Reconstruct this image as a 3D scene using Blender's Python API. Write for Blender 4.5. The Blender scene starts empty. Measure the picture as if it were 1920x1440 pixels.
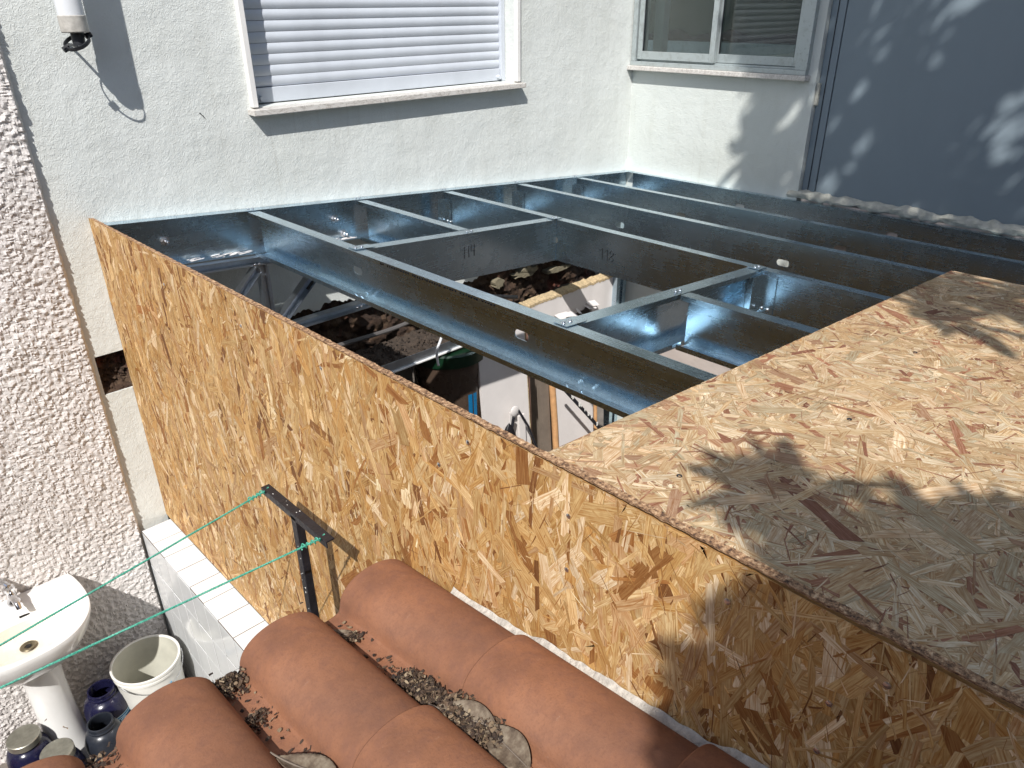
import bpy, math, random
import numpy as np
from mathutils import Vector, Matrix, noise

random.seed(7); RNG = np.random.default_rng(7)
scene = bpy.context.scene
COL = scene.collection

# ------------------------------------------------------------------ camera
cam_d = bpy.data.cameras.new('camera'); cam = bpy.data.objects.new('camera', cam_d); COL.objects.link(cam)
cam_d.sensor_width = 36.0; cam_d.lens = 26.41; cam_d.clip_start = 0.02; cam_d.clip_end = 200
YAW, PIT, ROL = (math.radians(a) for a in (44.044, 26.928, -0.415))
fw = Vector((math.sin(YAW)*math.cos(PIT), math.cos(YAW)*math.cos(PIT), -math.sin(PIT)))
rt0 = Vector((math.cos(YAW), -math.sin(YAW), 0)); up0 = rt0.cross(fw)
rt = math.cos(ROL)*rt0 + math.sin(ROL)*up0; up = -math.sin(ROL)*rt0 + math.cos(ROL)*up0
m = Matrix((rt, up, -fw)).transposed().to_4x4(); m.translation = Vector((-0.676, -2.6, 0.615))
cam.matrix_world = m
scene.camera = cam
scene.render.resolution_x = 1024; scene.render.resolution_y = 768

# ------------------------------------------------------------------ sky, sun, exposure
SUN = Vector((1.215, 1.0, -1.693)).normalized()          # direction the light travels
world = bpy.data.worlds.new('World'); scene.world = world; world.use_nodes = True
wn = world.node_tree.nodes; wl = world.node_tree.links
sky = wn.new('ShaderNodeTexSky'); sky.sky_type = 'NISHITA'; sky.sun_disc = False
sky.sun_elevation = math.asin(-SUN.z); sky.sun_rotation = math.atan2(-SUN.x, -SUN.y)
wl.new(sky.outputs[0], wn['Background'].inputs[0]); wn['Background'].inputs[1].default_value = 0.115
sd = bpy.data.lights.new('sun', 'SUN'); sd.energy = 4.2; sd.angle = math.radians(0.53); sd.color = (1.0, 0.975, 0.94)
so = bpy.data.objects.new('sun', sd); COL.objects.link(so)
so.rotation_euler = SUN.to_track_quat('-Z', 'Y').to_euler(); so.location = (-4, -5, 8)
vs = scene.view_settings; vs.view_transform = 'Standard'; vs.look = 'None'; vs.gamma = 1; vs.exposure = 0.40

# ------------------------------------------------------------------ materials
def srgb(r, g, b):
    f = lambda c: (c/255/12.92) if c/255 <= 0.04045 else ((c/255+0.055)/1.055)**2.4
    return (f(r), f(g), f(b), 1)
class NT:
    def __init__(s, name):
        s.m = bpy.data.materials.new(name); s.m.use_nodes = True
        s.t = s.m.node_tree; s.n = s.t.nodes; s.l = s.t.links; s.p = s.n['Principled BSDF']; s._c = None
    def node(s, typ, **kw):
        n = s.n.new(typ)
        for k, v in kw.items(): setattr(n, k, v)
        return n
    def co(s):
        if s._c is None: s._c = s.node('ShaderNodeTexCoord').outputs['Object']
        return s._c
    def map(s, scale, rot=(0, 0, 0), src=None):
        n = s.node('ShaderNodeMapping'); n.inputs['Scale'].default_value = scale; n.inputs['Rotation'].default_value = rot
        s.l.new(src or s.co(), n.inputs['Vector']); return n.outputs[0]
    def noise(s, scale, detail=3, rough=0.5, vec=None, dist=0):
        n = s.node('ShaderNodeTexNoise'); n.inputs['Scale'].default_value = scale; n.inputs['Detail'].default_value = detail
        n.inputs['Roughness'].default_value = rough; n.inputs['Distortion'].default_value = dist
        s.l.new(vec or s.co(), n.inputs['Vector']); return n.outputs['Fac']
    def voro(s, scale, vec=None, feat='F1', out='Distance'):
        n = s.node('ShaderNodeTexVoronoi', feature=feat); n.inputs['Scale'].default_value = scale
        s.l.new(vec or s.co(), n.inputs['Vector']); return n.outputs[out]
    def ramp(s, fac, stops):
        n = s.node('ShaderNodeValToRGB'); e = n.color_ramp.elements
        while len(e) < len(stops): e.new(0.5)
        for i, (p, c) in enumerate(stops):
            e[i].position = p; e[i].color = c if len(c) == 4 else (*c, 1)
        s.l.new(fac, n.inputs[0]); return n.outputs[0]
    def gray(s, fac, lo, hi, a=0.0, b=1.0):
        n = s.node('ShaderNodeMapRange'); n.inputs[1].default_value = lo; n.inputs[2].default_value = hi
        n.inputs[3].default_value = a; n.inputs[4].default_value = b
        s.l.new(fac, n.inputs[0]); return n.outputs[0]
    def mix(s, fac, a, b, mode='MIX'):
        n = s.node('ShaderNodeMix', data_type='RGBA', blend_type=mode)
        for sock, v in ((n.inputs[0], fac), (n.inputs[6], a), (n.inputs[7], b)):
            if isinstance(v, (int, float, tuple)): sock.default_value = v
            else: s.l.new(v, sock)
        return n.outputs[2]
    def math(s, op, a, b=0.0):
        n = s.node('ShaderNodeMath', operation=op)
        for sock, v in ((n.inputs[0], a), (n.inputs[1], b)):
            if isinstance(v, (int, float)): sock.default_value = v
            else: s.l.new(v, sock)
        return n.outputs[0]
    def bump(s, h, dist, strength=1.0, prev=None):
        n = s.node('ShaderNodeBump'); n.inputs['Distance'].default_value = dist; n.inputs['Strength'].default_value = strength
        s.l.new(h, n.inputs['Height'])
        if prev is not None: s.l.new(prev, n.inputs['Normal'])
        return n.outputs[0]
    def set(s, **kw):
        for k, v in kw.items():
            sock = s.p.inputs[k.replace('_', ' ')]
            if isinstance(v, (int, float, tuple)): sock.default_value = v
            else: s.l.new(v, sock)
        return s.m
def plain(name, c, rough=0.5, metal=0.0, var=0.12, vs_=25, bump=0.0, bs=120, spec=0.5, coat=0.0):
    t = NT(name); c = c if len(c) == 4 else (*c, 1)
    dk = tuple(x*(1-var) for x in c[:3])+(1,); lt = tuple(min(1, x*(1+var*0.6)) for x in c[:3])+(1,)
    col = t.ramp(t.noise(vs_, 5, 0.6), [(0.3, dk), (0.7, lt)])
    t.set(Base_Color=col, Roughness=t.gray(t.noise(vs_*1.7, 3), 0.3, 0.7, max(0.03, rough-0.08), min(1, rough+0.08)), Metallic=metal)
    t.p.inputs['Specular IOR Level'].default_value = spec; t.p.inputs['Coat Weight'].default_value = coat
    if bump: t.set(Normal=t.bump(t.noise(bs, 4, 0.6), bump))
    return t.m

def m_stucco(name, base, dirt):
    t = NT(name)
    worm = t.math('ABSOLUTE', t.math('SUBTRACT', t.noise(95, 2, 0.45, dist=1.2), 0.5))
    fine = t.noise(380, 3, 0.6)
    h = t.math('ADD', t.gray(worm, 0.0, 0.16, 0, 1), t.math('MULTIPLY', fine, 0.35))
    big = t.noise(2.2, 5, 0.6); strk = t.noise(3, 4, 0.6, t.map((5, 5, 0.7)))
    col = t.mix(t.gray(big, 0.42, 0.75, 0, 0.5), base, dirt)
    col = t.mix(t.gray(strk, 0.52, 0.8, 0, 0.35), col, dirt)
    t.set(Base_Color=col, Roughness=0.9)
    t.p.inputs['Specular IOR Level'].default_value = 0.2
    sc = t.noise(30, 6, 0.75); runs = t.noise(1, 5, 0.6, t.map((38, 38, 1.6)))
    col = t.mix(t.math('MULTIPLY', t.gray(runs, 0.58, 0.75, 0, 0.45), t.gray(big, 0.4, 0.65, 0, 1)), col, srgb(168, 164, 150))
    col = t.mix(t.gray(sc, 0.71, 0.78, 0, 0.5), col, srgb(150, 144, 130))
    t.set(Base_Color=col)
    t.set(Normal=t.bump(h, 0.0011, 0.6, t.bump(t.noise(5, 4, 0.6), 0.02, 0.5)))
    return t.m
MAT = {}
MAT['stucco'] = m_stucco('stucco_fine', srgb(214, 217, 213), srgb(192, 194, 187))
MAT['stucco_b'] = m_stucco('stucco_side', srgb(206, 210, 205), srgb(190, 193, 184))
def m_rough():
    t = NT('roughcast')
    big = t.noise(3, 5, 0.6); sp = t.noise(55, 4, 0.7)
    col = t.mix(t.gray(big, 0.4, 0.75, 0, 0.5), srgb(217, 212, 208), srgb(186, 178, 172))
    col = t.mix(t.gray(sp, 0.56, 0.74, 0, 0.55), col, srgb(132, 118, 106))
    low = t.node('ShaderNodeSeparateXYZ'); t.l.new(t.co(), low.inputs[0])
    low_dark = t.math('MULTIPLY', t.gray(low.outputs[2], -1.15, -1.6, 0, 1), t.gray(t.noise(7, 4, 0.6), 0.25, 0.6, 0.45, 1))  # blends to a darker brown-grey towards the bottom
    col = t.mix(t.math('MULTIPLY', low_dark, 0.8), col, srgb(118, 108, 98))
    t.set(Base_Color=col, Roughness=0.95); t.p.inputs['Specular IOR Level'].default_value = 0.1
    t.set(Normal=t.bump(t.noise(240, 4, 0.65), 0.0035, 0.9)); return t.m
MAT['rough'] = m_rough()
def m_steel(name, base=(0.54, 0.67, 0.76), r0=0.20, r1=0.28, axis=1):
    t = NT(name)
    sc = [260, 260, 260]; sc[axis] = 5
    streak = t.noise(1, 2, 0.5, t.map(tuple(sc)))
    sp = t.voro(150, out='Color'); spg = t.node('ShaderNodeRGBToBW'); t.l.new(sp, spg.inputs[0])
    blot = t.noise(11, 5, 0.65); scr = t.noise(60, 5, 0.7)
    col = t.mix(t.gray(spg.outputs[0], 0.2, 0.8, 0, 0.35), (*base, 1), tuple(c*0.78 for c in base)+(1,))
    col = t.mix(t.gray(blot, 0.48, 0.8, 0, 0.55), col, (0.33, 0.35, 0.37, 1))
    col = t.mix(t.gray(scr, 0.62, 0.78, 0, 0.25), col, (0.60, 0.65, 0.70, 1))
    r = t.math('ADD', t.gray(streak, 0.2, 0.8, r0, r1), t.math('ADD', t.gray(blot, 0.45, 0.75, 0, 0.10), t.gray(scr, 0.55, 0.75, 0, 0.06)))
    t.set(Base_Color=col, Metallic=1.0, Roughness=r)
    t.set(Normal=t.bump(t.noise(3, 1), 0.003, 0.3))
    return t.m
MAT['steel'] = m_steel('galvanised_steel_y', axis=1)
MAT['steel_x'] = m_steel('galvanised_steel_x', axis=0)
MAT['steel_raw'] = m_steel('steel_profile', (0.56, 0.60, 0.65), 0.3, 0.42, 0)
MAT['screw'] = plain('zinc_screw', (0.75, 0.76, 0.78), 0.28, 1.0)
MAT['chrome'] = plain('chrome', (0.75, 0.76, 0.78), 0.12, 1.0, 0.08)
def m_flake(name):
    t = NT(name)
    a = t.node('ShaderNodeAttribute', attribute_name='tint'); uv = t.node('ShaderNodeUVMap')
    g = t.noise(1, 4, 0.6, t.map((22, 420, 1), src=uv.outputs[0]))
    g2 = t.noise(1, 2, 0.5, t.map((60, 60, 1), src=uv.outputs[0]))
    dk = t.mix(1.0, a.outputs['Color'], srgb(196, 160, 118), 'MULTIPLY')
    col = t.mix(t.gray(g, 0.36, 0.66, 0, 0.95), a.outputs['Color'], dk)
    col = t.mix(t.gray(g2, 0.5, 0.8, 0, 0.45), col, dk)
    t.set(Base_Color=col, Roughness=0.62); t.p.inputs['Specular IOR Level'].default_value = 0.35
    t.set(Normal=t.bump(g, 0.0009, 0.6)); return t.m
MAT['flake'] = m_flake('wood_strand')
def m_osbedge():
    t = NT('board_edge')
    s = t.noise(1, 4, 0.7, t.map((150, 150, 500))); s2 = t.noise(220, 4, 0.7)
    col = t.ramp(s, [(0.36, srgb(70, 50, 38)), (0.46, srgb(130, 98, 70)), (0.56, srgb(170, 134, 100)), (0.66, srgb(206, 176, 140))])
    col = t.mix(t.gray(s2, 0.55, 0.7, 0, 0.6), col, srgb(78, 56, 42))
    t.set(Base_Color=col, Roughness=0.85, Normal=t.bump(s, 0.0015)); return t.m
MAT['edge'] = m_osbedge()
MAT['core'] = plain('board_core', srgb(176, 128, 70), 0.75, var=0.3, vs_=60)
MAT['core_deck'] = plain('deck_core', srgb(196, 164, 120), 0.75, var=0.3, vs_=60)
def m_terra():
    t = NT('terracotta')
    oi = t.node('ShaderNodeObjectInfo')
    big = t.noise(6, 6, 0.65); mid = t.noise(38, 5, 0.7); sp = t.noise(260, 3, 0.6); lich = t.noise(90, 4, 0.7)
    col = t.ramp(big, [(0.25, srgb(104, 71, 55)), (0.5, srgb(142, 97, 71)), (0.75, srgb(158, 112, 85))])
    col = t.mix(t.gray(mid, 0.45, 0.75, 0, 0.6), col, srgb(116, 81, 68))
    col = t.mix(t.gray(sp, 0.52, 0.72, 0, 0.3), col, srgb(92, 62, 48))
    col = t.mix(t.gray(lich, 0.66, 0.78, 0, 0.4), col, srgb(172, 142, 120))
    col = t.mix(t.gray(t.noise(3.2, 4, 0.6), 0.5, 0.72, 0, 0.55), col, srgb(84, 64, 58))
    col = t.mix(t.gray(oi.outputs['Random'], 0, 1, 0, 0.25), col, srgb(112, 76, 60))
    t.set(Base_Color=col, Roughness=t.gray(mid, 0.3, 0.7, 0.6, 0.82))
    t.p.inputs['Specular IOR Level'].default_value = 0.3
    t.set(Normal=t.bump(sp, 0.0006, 0.8, t.bump(mid, 0.002, 0.5))); return t.m
MAT['terra'] = m_terra()
MAT['mortar'] = plain('white_mortar', srgb(186, 180, 170), 0.95, var=0.3, vs_=70, bump=0.006, bs=90)
MAT['glaze'] = plain('white_glazed_tile', srgb(216, 218, 218), 0.12, var=0.04, vs_=14)
MAT['grout'] = plain('grout', srgb(112, 104, 96), 0.95, var=0.3, vs_=60)
MAT['porcelain'] = plain('porcelain', srgb(232, 231, 228), 0.09, var=0.04, vs_=10, coat=0.4)
MAT['scum'] = plain('stained_porcelain', srgb(220, 212, 196), 0.22, var=0.14, vs_=18)
MAT['brass'] = plain('tarnished_drain', srgb(122, 112, 92), 0.4, 0.8, 0.3, 60)
MAT['dark'] = plain('dark_void', srgb(24, 20, 18), 0.9)
MAT['black'] = plain('black_paint', srgb(32, 32, 38), 0.38, var=0.4, vs_=60, bump=0.0012, bs=90)
MAT['fleck'] = plain('paint_fleck', srgb(220, 218, 212), 0.7)
def m_rope():
    t = NT('green_cord')
    n = t.noise(420, 2); col = t.ramp(n, [(0.3, srgb(24, 108, 92)), (0.7, srgb(96, 186, 160))])
    t.set(Base_Color=col, Roughness=0.55); return t.m
MAT['rope'] = m_rope()
MAT['pail'] = plain('white_plastic', srgb(222, 220, 212), 0.35, var=0.08, vs_=20)
MAT['pail_in'] = plain('dirty_white_plastic', srgb(196, 194, 180), 0.45, var=0.16, vs_=12)
MAT['sludge'] = plain('dried_mortar', srgb(92, 86, 76), 0.9, var=0.3, vs_=40, bump=0.004, bs=60)
MAT['jar'] = plain('dark_blue_plastic', srgb(26, 26, 52), 0.22, var=0.25, vs_=40)
MAT['jar_grey'] = plain('black_plastic', srgb(38, 42, 50), 0.34, var=0.3, vs_=40)
MAT['label'] = plain('blue_label', srgb(20, 104, 150), 0.35, var=0.12, vs_=20)
MAT['ink_w'] = plain('pale_print', srgb(186, 206, 214), 0.5, var=0.15, vs_=60)
MAT['ink_b'] = plain('blue_print', srgb(60, 150, 190), 0.5, var=0.3, vs_=200)
MAT['ink_k'] = plain('marker_ink', srgb(14, 14, 18), 0.5)
MAT['lid'] = plain('dusty_tin_lid', srgb(158, 156, 144), 0.42, 0.75, 0.25, 40)
MAT['red'] = plain('red_plastic', srgb(140, 16, 34), 0.35)
MAT['pvc'] = plain('white_pvc', srgb(214, 216, 218), 0.3, var=0.06, vs_=12)
MAT['pvc_d'] = plain('stained_pvc', srgb(178, 174, 166), 0.5, var=0.3, vs_=50)
MAT['iron'] = plain('painted_iron', srgb(54, 56, 60), 0.5, 0.3, 0.3, 70)
def m_panel():
    t = NT('grey_cladding')
    g = t.noise(1, 4, 0.6, t.map((3, 3, 0.6))); f = t.noise(320, 2)
    col = t.mix(t.gray(g, 0.35, 0.75, 0, 0.5), srgb(128, 140, 148), srgb(118, 130, 137))
    t.set(Base_Color=col, Roughness=0.5, Normal=t.bump(f, 0.0004, 0.5)); t.p.inputs['Specular IOR Level'].default_value = 0.3
    return t.m
MAT['panel'] = m_panel()
MAT['foam'] = plain('filler_paste', srgb(186, 184, 172), 0.95, var=0.25, vs_=40, bump=0.006, bs=55)
def m_marble():
    t = NT('marble')
    v = t.math('ABSOLUTE', t.math('SUBTRACT', t.noise(14, 6, 0.65, t.map((1, 2.5, 2.5)), 1.5), 0.5))
    col = t.ramp(v, [(0.0, srgb(150, 142, 134)), (0.022, srgb(200, 195, 188)), (0.3, srgb(216, 213, 208))])
    t.set(Base_Color=col, Roughness=0.4); return t.m
MAT['marble'] = m_marble()
MAT['jamb'] = plain('white_jamb', srgb(226, 224, 220), 0.5, var=0.06, vs_=10)
MAT['slat'] = plain('white_shutter', srgb(192, 197, 204), 0.42, var=0.10, vs_=5)
def m_alu():
    t = NT('aluminium_frame')
    n = t.noise(26, 5, 0.65); d = t.noise(90, 3)
    col = t.mix(t.gray(n, 0.5, 0.78, 0, 0.6), srgb(176, 184, 184), srgb(134, 136, 130))
    col = t.mix(t.gray(d, 0.62, 0.76, 0, 0.5), col, srgb(98, 96, 90))
    t.set(Base_Color=col, Metallic=0.45, Roughness=0.45); return t.m
MAT['alu'] = m_alu()
MAT['gasket'] = plain('black_gasket', srgb(26, 30, 36), 0.6)
def m_glass():
    t = NT('window_glass')
    g = t.node('ShaderNodeBsdfGlossy'); g.inputs['Roughness'].default_value = 0.03
    tr = t.node('ShaderNodeBsdfTransparent'); tr.inputs[0].default_value = (0.80, 0.86, 0.84, 1)
    df = t.node('ShaderNodeBsdfDiffuse'); df.inputs[0].default_value = (0.55, 0.55, 0.5, 1)
    fr = t.node('ShaderNodeFresnel'); fr.inputs[0].default_value = 1.55
    m1 = t.node('ShaderNodeMixShader'); m2 = t.node('ShaderNodeMixShader')
    t.l.new(fr.outputs[0], m1.inputs[0]); t.l.new(tr.outputs[0], m1.inputs[1]); t.l.new(g.outputs[0], m1.inputs[2])
    dust = t.math('ADD', t.gray(t.noise(150, 3, 0.6), 0.66, 0.74, 0, 0.25), t.gray(t.noise(4, 4), 0.4, 0.8, 0.015, 0.05))
    t.l.new(dust, m2.inputs[0]); t.l.new(m1.outputs[0], m2.inputs[1]); t.l.new(df.outputs[0], m2.inputs[2])
    t.l.new(m2.outputs[0], t.n['Material Output'].inputs[0]); return t.m
MAT['glass'] = m_glass()
MAT['brown'] = plain('brown_wood', srgb(128, 98, 84), 0.55, var=0.15, vs_=9)
MAT['olive'] = plain('olive_interior', srgb(96, 98, 84), 0.8, var=0.1)
MAT['cloth'] = plain('dark_cloth', srgb(64, 50, 54), 0.9)
def m_rubble():
    t = NT('broken_masonry')
    n = t.noise(16, 6, 0.7); b = t.noise(7, 4, 0.6); f = t.noise(130, 4, 0.7)
    col = t.ramp(n, [(0.28, srgb(30, 21, 17)), (0.46, srgb(62, 45, 34)), (0.6, srgb(88, 69, 52)), (0.76, srgb(124, 106, 84))])
    col = t.mix(t.gray(b, 0.56, 0.68, 0, 0.75), col, srgb(98, 48, 38))
    col = t.mix(t.gray(f, 0.5, 0.75, 0, 0.5), col, srgb(58, 44, 34))
    t.set(Base_Color=col, Roughness=0.95, Normal=t.bump(f, 0.006)); return t.m
MAT['rubble'] = m_rubble()
MAT['soil'] = plain('rubble_dust', srgb(66, 55, 46), 0.98, var=0.4, vs_=60, bump=0.008, bs=80)
MAT['board'] = plain('plasterboard', srgb(214, 208, 204), 0.8, var=0.06, vs_=8)
MAT['plaster'] = plain('bare_plaster', srgb(190, 178, 170), 0.9, var=0.12, vs_=6, bump=0.002, bs=60)
MAT['patch'] = plain('white_filler', srgb(226, 224, 220), 0.9, var=0.06)
MAT['insul'] = plain('torn_plaster_edge', srgb(190, 168, 132), 0.95, var=0.35, vs_=80, bump=0.008, bs=90)
MAT['yard'] = plain('ochre_render', srgb(128, 104, 82), 0.9, var=0.15, vs_=3)
MAT['shade_plaster'] = plain('plaster_in_shade', srgb(124, 116, 96), 0.95, var=0.25, vs_=40, bump=0.004, bs=90)  # pale plaster with the shade on the patches put into its colour
MAT['concrete'] = plain('concrete', srgb(122, 114, 106), 0.95, var=0.25, vs_=9, bump=0.004, bs=70)
MAT['wood'] = plain('timber_pole', srgb(196, 150, 104), 0.6, var=0.2, vs_=30)
MAT['plank'] = plain('grey_brown_plank', srgb(120, 108, 96), 0.7, var=0.2, vs_=14)
MAT['green'] = plain('green_plastic', srgb(14, 46, 28), 0.4, var=0.2)
MAT['wrap'] = plain('wrapped_pail', srgb(76, 62, 52), 0.3, var=0.2, vs_=14, coat=0.4)
MAT['sack'] = plain('black_bag', srgb(22, 20, 24), 0.35, var=0.3)
MAT['cable'] = plain('white_cable', srgb(216, 218, 220), 0.4)
MAT['cable_k'] = plain('grey_conduit', srgb(92, 88, 86), 0.5)
def m_leaf(name, c0, c1, trans):
    t = NT(name)
    col = t.ramp(t.noise(24, 4), [(0.3, c0), (0.7, c1)])
    t.set(Base_Color=col, Roughness=0.45); t.p.inputs['Transmission Weight'].default_value = 0
    if trans:
        tl = t.node('ShaderNodeBsdfTranslucent'); tl.inputs[0].default_value = (0.10, 0.17, 0.03, 1)
        mx = t.node('ShaderNodeMixShader'); mx.inputs[0].default_value = 0.22
        t.l.new(t.p.outputs[0], mx.inputs[1]); t.l.new(tl.outputs[0], mx.inputs[2])
        t.l.new(mx.outputs[0], t.n['Material Output'].inputs[0])
    return t.m
MAT['leaf'] = m_leaf('tree_leaf', srgb(44, 70, 30), srgb(78, 104, 48), True)
MAT['bark'] = plain('bark', srgb(92, 78, 66), 0.95, var=0.35, vs_=20, bump=0.01, bs=30)
def m_dead():
    t = NT('dead_leaf')
    n = t.noise(60, 4, 0.6); col = t.ramp(n, [(0.3, srgb(74, 60, 48)), (0.5, srgb(106, 92, 76)), (0.72, srgb(136, 124, 106))])
    t.set(Base_Color=col, Roughness=0.8, Normal=t.bump(n, 0.002)); return t.m
MAT['dead'] = m_dead()
def m_litter():
    t = NT('leaf_litter'); a = t.node('ShaderNodeAttribute', attribute_name='tint')
    t.set(Base_Color=a.outputs['Color'], Roughness=0.85); return t.m
MAT['litter'] = m_litter()

# ------------------------------------------------------------------ helpers
ORG = {}
def org(o):
    while o.parent is not None: o = o.parent
    return ORG.get(o.name, Vector((0, 0, 0)))
def tag(o, label=None, cat=None, group=None, kind=None):
    if label: o['label'] = label
    if cat: o['category'] = cat
    if group: o['group'] = group
    if kind: o['kind'] = kind
    return o
def empty(name, loc, label=None, cat=None, group=None):
    o = bpy.data.objects.new(name, None); COL.objects.link(o); o.location = loc; ORG[o.name] = Vector(loc)
    o.empty_display_size = 0.05
    return tag(o, label, cat, group)
class MB:
    def __init__(s): s.v = []; s.f = []
    def quad(s, *p):
        i = len(s.v); s.v += [tuple(x) for x in p]; s.f.append(tuple(range(i, i+len(p)))); return s
    def box(s, a, b, T=None):
        x0, y0, z0 = a; x1, y1, z1 = b
        c = [(x0, y0, z0), (x1, y0, z0), (x1, y1, z0), (x0, y1, z0), (x0, y0, z1), (x1, y0, z1), (x1, y1, z1), (x0, y1, z1)]
        if T: c = [tuple(T @ Vector(p)) for p in c]
        i = len(s.v); s.v += c
        for q in ((0, 3, 2, 1), (4, 5, 6, 7), (0, 1, 5, 4), (1, 2, 6, 5), (2, 3, 7, 6), (3, 0, 4, 7)): s.f.append(tuple(i+k for k in q))
        return s
    def prism(s, poly, d):
        """poly: list of 3-D points (ccw seen from the +d side reversed); extruded by vector d"""
        n = len(poly); i = len(s.v); d = Vector(d)
        s.v += [tuple(p) for p in poly] + [tuple(Vector(p)+d) for p in poly]
        s.f.append(tuple(i+k for k in range(n))[::-1]); s.f.append(tuple(i+n+k for k in range(n)))
        for k in range(n): s.f.append((i+k, i+(k+1) % n, i+n+(k+1) % n, i+n+k))
        return s
    def tube(s, pts, r, n=10, cap=True):
        pts = [Vector(p) for p in pts]; rs = r if isinstance(r, (list, tuple)) else [r]*len(pts)
        i0 = len(s.v); prev = None
        for k, p in enumerate(pts):
            t = (pts[min(k+1, len(pts)-1)]-pts[max(k-1, 0)]).normalized()
            if prev is None: prev = t.orthogonal().normalized()
            u = (prev-t*prev.dot(t)).normalized(); prev = u; w = t.cross(u)
            for j in range(n):
                a = 2*math.pi*j/n; s.v.append(tuple(p+(u*math.cos(a)+w*math.sin(a))*rs[k]))
        for k in range(len(pts)-1):
            for j in range(n):
                a = i0+k*n+j; b = i0+k*n+(j+1) % n; s.f.append((a, b, b+n, a+n))
        if cap:
            s.f.append(tuple(i0+j for j in range(n))[::-1]); s.f.append(tuple(i0+(len(pts)-1)*n+j for j in range(n)))
        return s
    def lathe(s, prof, c=(0, 0, 0), n=40, sx=1, sy=1, T=None):
        i0 = len(s.v)
        for (r, z) in prof:
            for j in range(n):
                a = 2*math.pi*j/n; p = Vector((c[0]+r*sx*math.cos(a), c[1]+r*sy*math.sin(a), c[2]+z))
                s.v.append(tuple(T @ p) if T else tuple(p))
        for k in range(len(prof)-1):
            for j in range(n):
                a = i0+k*n+j; b = i0+k*n+(j+1) % n; s.f.append((a, b, b+n, a+n))
        return s
    def loft(s, rings, close=True, caps=(False, False)):
        i0 = len(s.v); n = len(rings[0])
        for r in rings: s.v += [tuple(p) for p in r]
        for k in range(len(rings)-1):
            for j in range(n if close else n-1):
                a = i0+k*n+j; b = i0+k*n+(j+1) % n; s.f.append((a, b, b+n, a+n))
        if caps[0]: s.f.append(tuple(i0+j for j in range(n))[::-1])
        if caps[1]: s.f.append(tuple(i0+(len(rings)-1)*n+j for j in range(n)))
        return s
    def grid(s, fn, nu, nv):
        i0 = len(s.v)
        for a in range(nu+1):
            for b in range(nv+1): s.v.append(tuple(fn(a/nu, b/nv)))
        for a in range(nu):
            for b in range(nv):
                i = i0+a*(nv+1)+b; s.f.append((i, i+nv+1, i+nv+2, i+1))
        return s
    def build(s, name, mat, parent=None, smooth=False, at=None, bevel=0.0):
        me = bpy.data.meshes.new(name)
        o0 = org(parent) if parent is not None else (Vector(at) if at else Vector((0, 0, 0)))
        me.from_pydata([(x-o0.x, y-o0.y, z-o0.z) for x, y, z in s.v], [], s.f)
        me.materials.append(MAT[mat])
        if smooth: me.polygons.foreach_set('use_smooth', [True]*len(me.polygons))
        me.update()
        o = bpy.data.objects.new(name, me); COL.objects.link(o)
        if parent is not None: o.parent = parent
        else: o.location = o0; ORG[o.name] = o0
        if bevel:
            b = o.modifiers.new('bevel', 'BEVEL'); b.width = bevel; b.segments = 2; b.limit_method = 'ANGLE'
        if smooth: 
            try: me.set_sharp_from_angle(angle=math.radians(38))
            except Exception: pass
        return o
def Bx(a, b, T=None): return MB().box(a, b, T)
def tilt(x): return -0.08*x                 # the new roof falls gently away from the upright board
X1 = 2.732

# ------------------------------------------------------------------ ground
MB().box((-14, -14, -1.98), (14, 10, -1.82)).build('ground', 'concrete')
tag(bpy.data.objects['ground'], 'grey concrete ground of the yard', None, None, 'structure')

yw = Bx((-3.4, -7.0, -1.82), (-3.15, 0.15, 0.95)).build('sky_blocker_wall', 'yard', None, at=(-3.2, -3, -1.82))  # unseen wall added to cut low sky light on the upright board
tag(yw, 'added unseen brown wall left of the view, cutting low sky light and holding the cords', 'wall')
nb = empty('sky_blocker_house', (0, -7.6, -1.82), 'added unseen brownish house block behind the viewpoint, cutting sky light', 'house')  # unseen house block added to cut sky light from behind
Bx((-3.1, -8.2, -1.82), (3.6, -7.2, 2.6)).build('wall', 'yard', nb); Bx((-3.2, -8.3, 2.6), (3.7, -7.0, 2.75)).build('roof', 'terra', nb)
# ------------------------------------------------------------------ house: wall with the shutter, side wall with the window
house = empty('house', (1.3, 0, -1.82), 'white stuccoed house corner with a roller shutter and an aluminium window', 'house')
def holed_wall(mb, us, vs_, holes, P, depthP):
    """us, vs_ cut lines; holes = (u0,u1,v0,v1); P(u,v) front point; depthP(u,v) back point"""
    us = sorted(set(us+[h[0] for h in holes]+[h[1] for h in holes])); vs2 = sorted(set(vs_+[h[2] for h in holes]+[h[3] for h in holes]))
    for i in range(len(us)-1):
        for j in range(len(vs2)-1):
            uc = (us[i]+us[i+1])/2; vc = (vs2[j]+vs2[j+1])/2
            if any(h[0] < uc < h[1] and h[2] < vc < h[3] for h in holes): continue
            mb.quad(P(us[i], vs2[j]), P(us[i+1], vs2[j]), P(us[i+1], vs2[j+1]), P(us[i], vs2[j+1]))
    for (a, b, c, d) in holes:
        for (p, q) in (((a, c), (b, c)), ((b, c), (b, d)), ((b, d), (a, d)), ((a, d), (a, c))):
            mb.quad(P(*p), depthP(*p), depthP(*q), P(*q))
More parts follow.
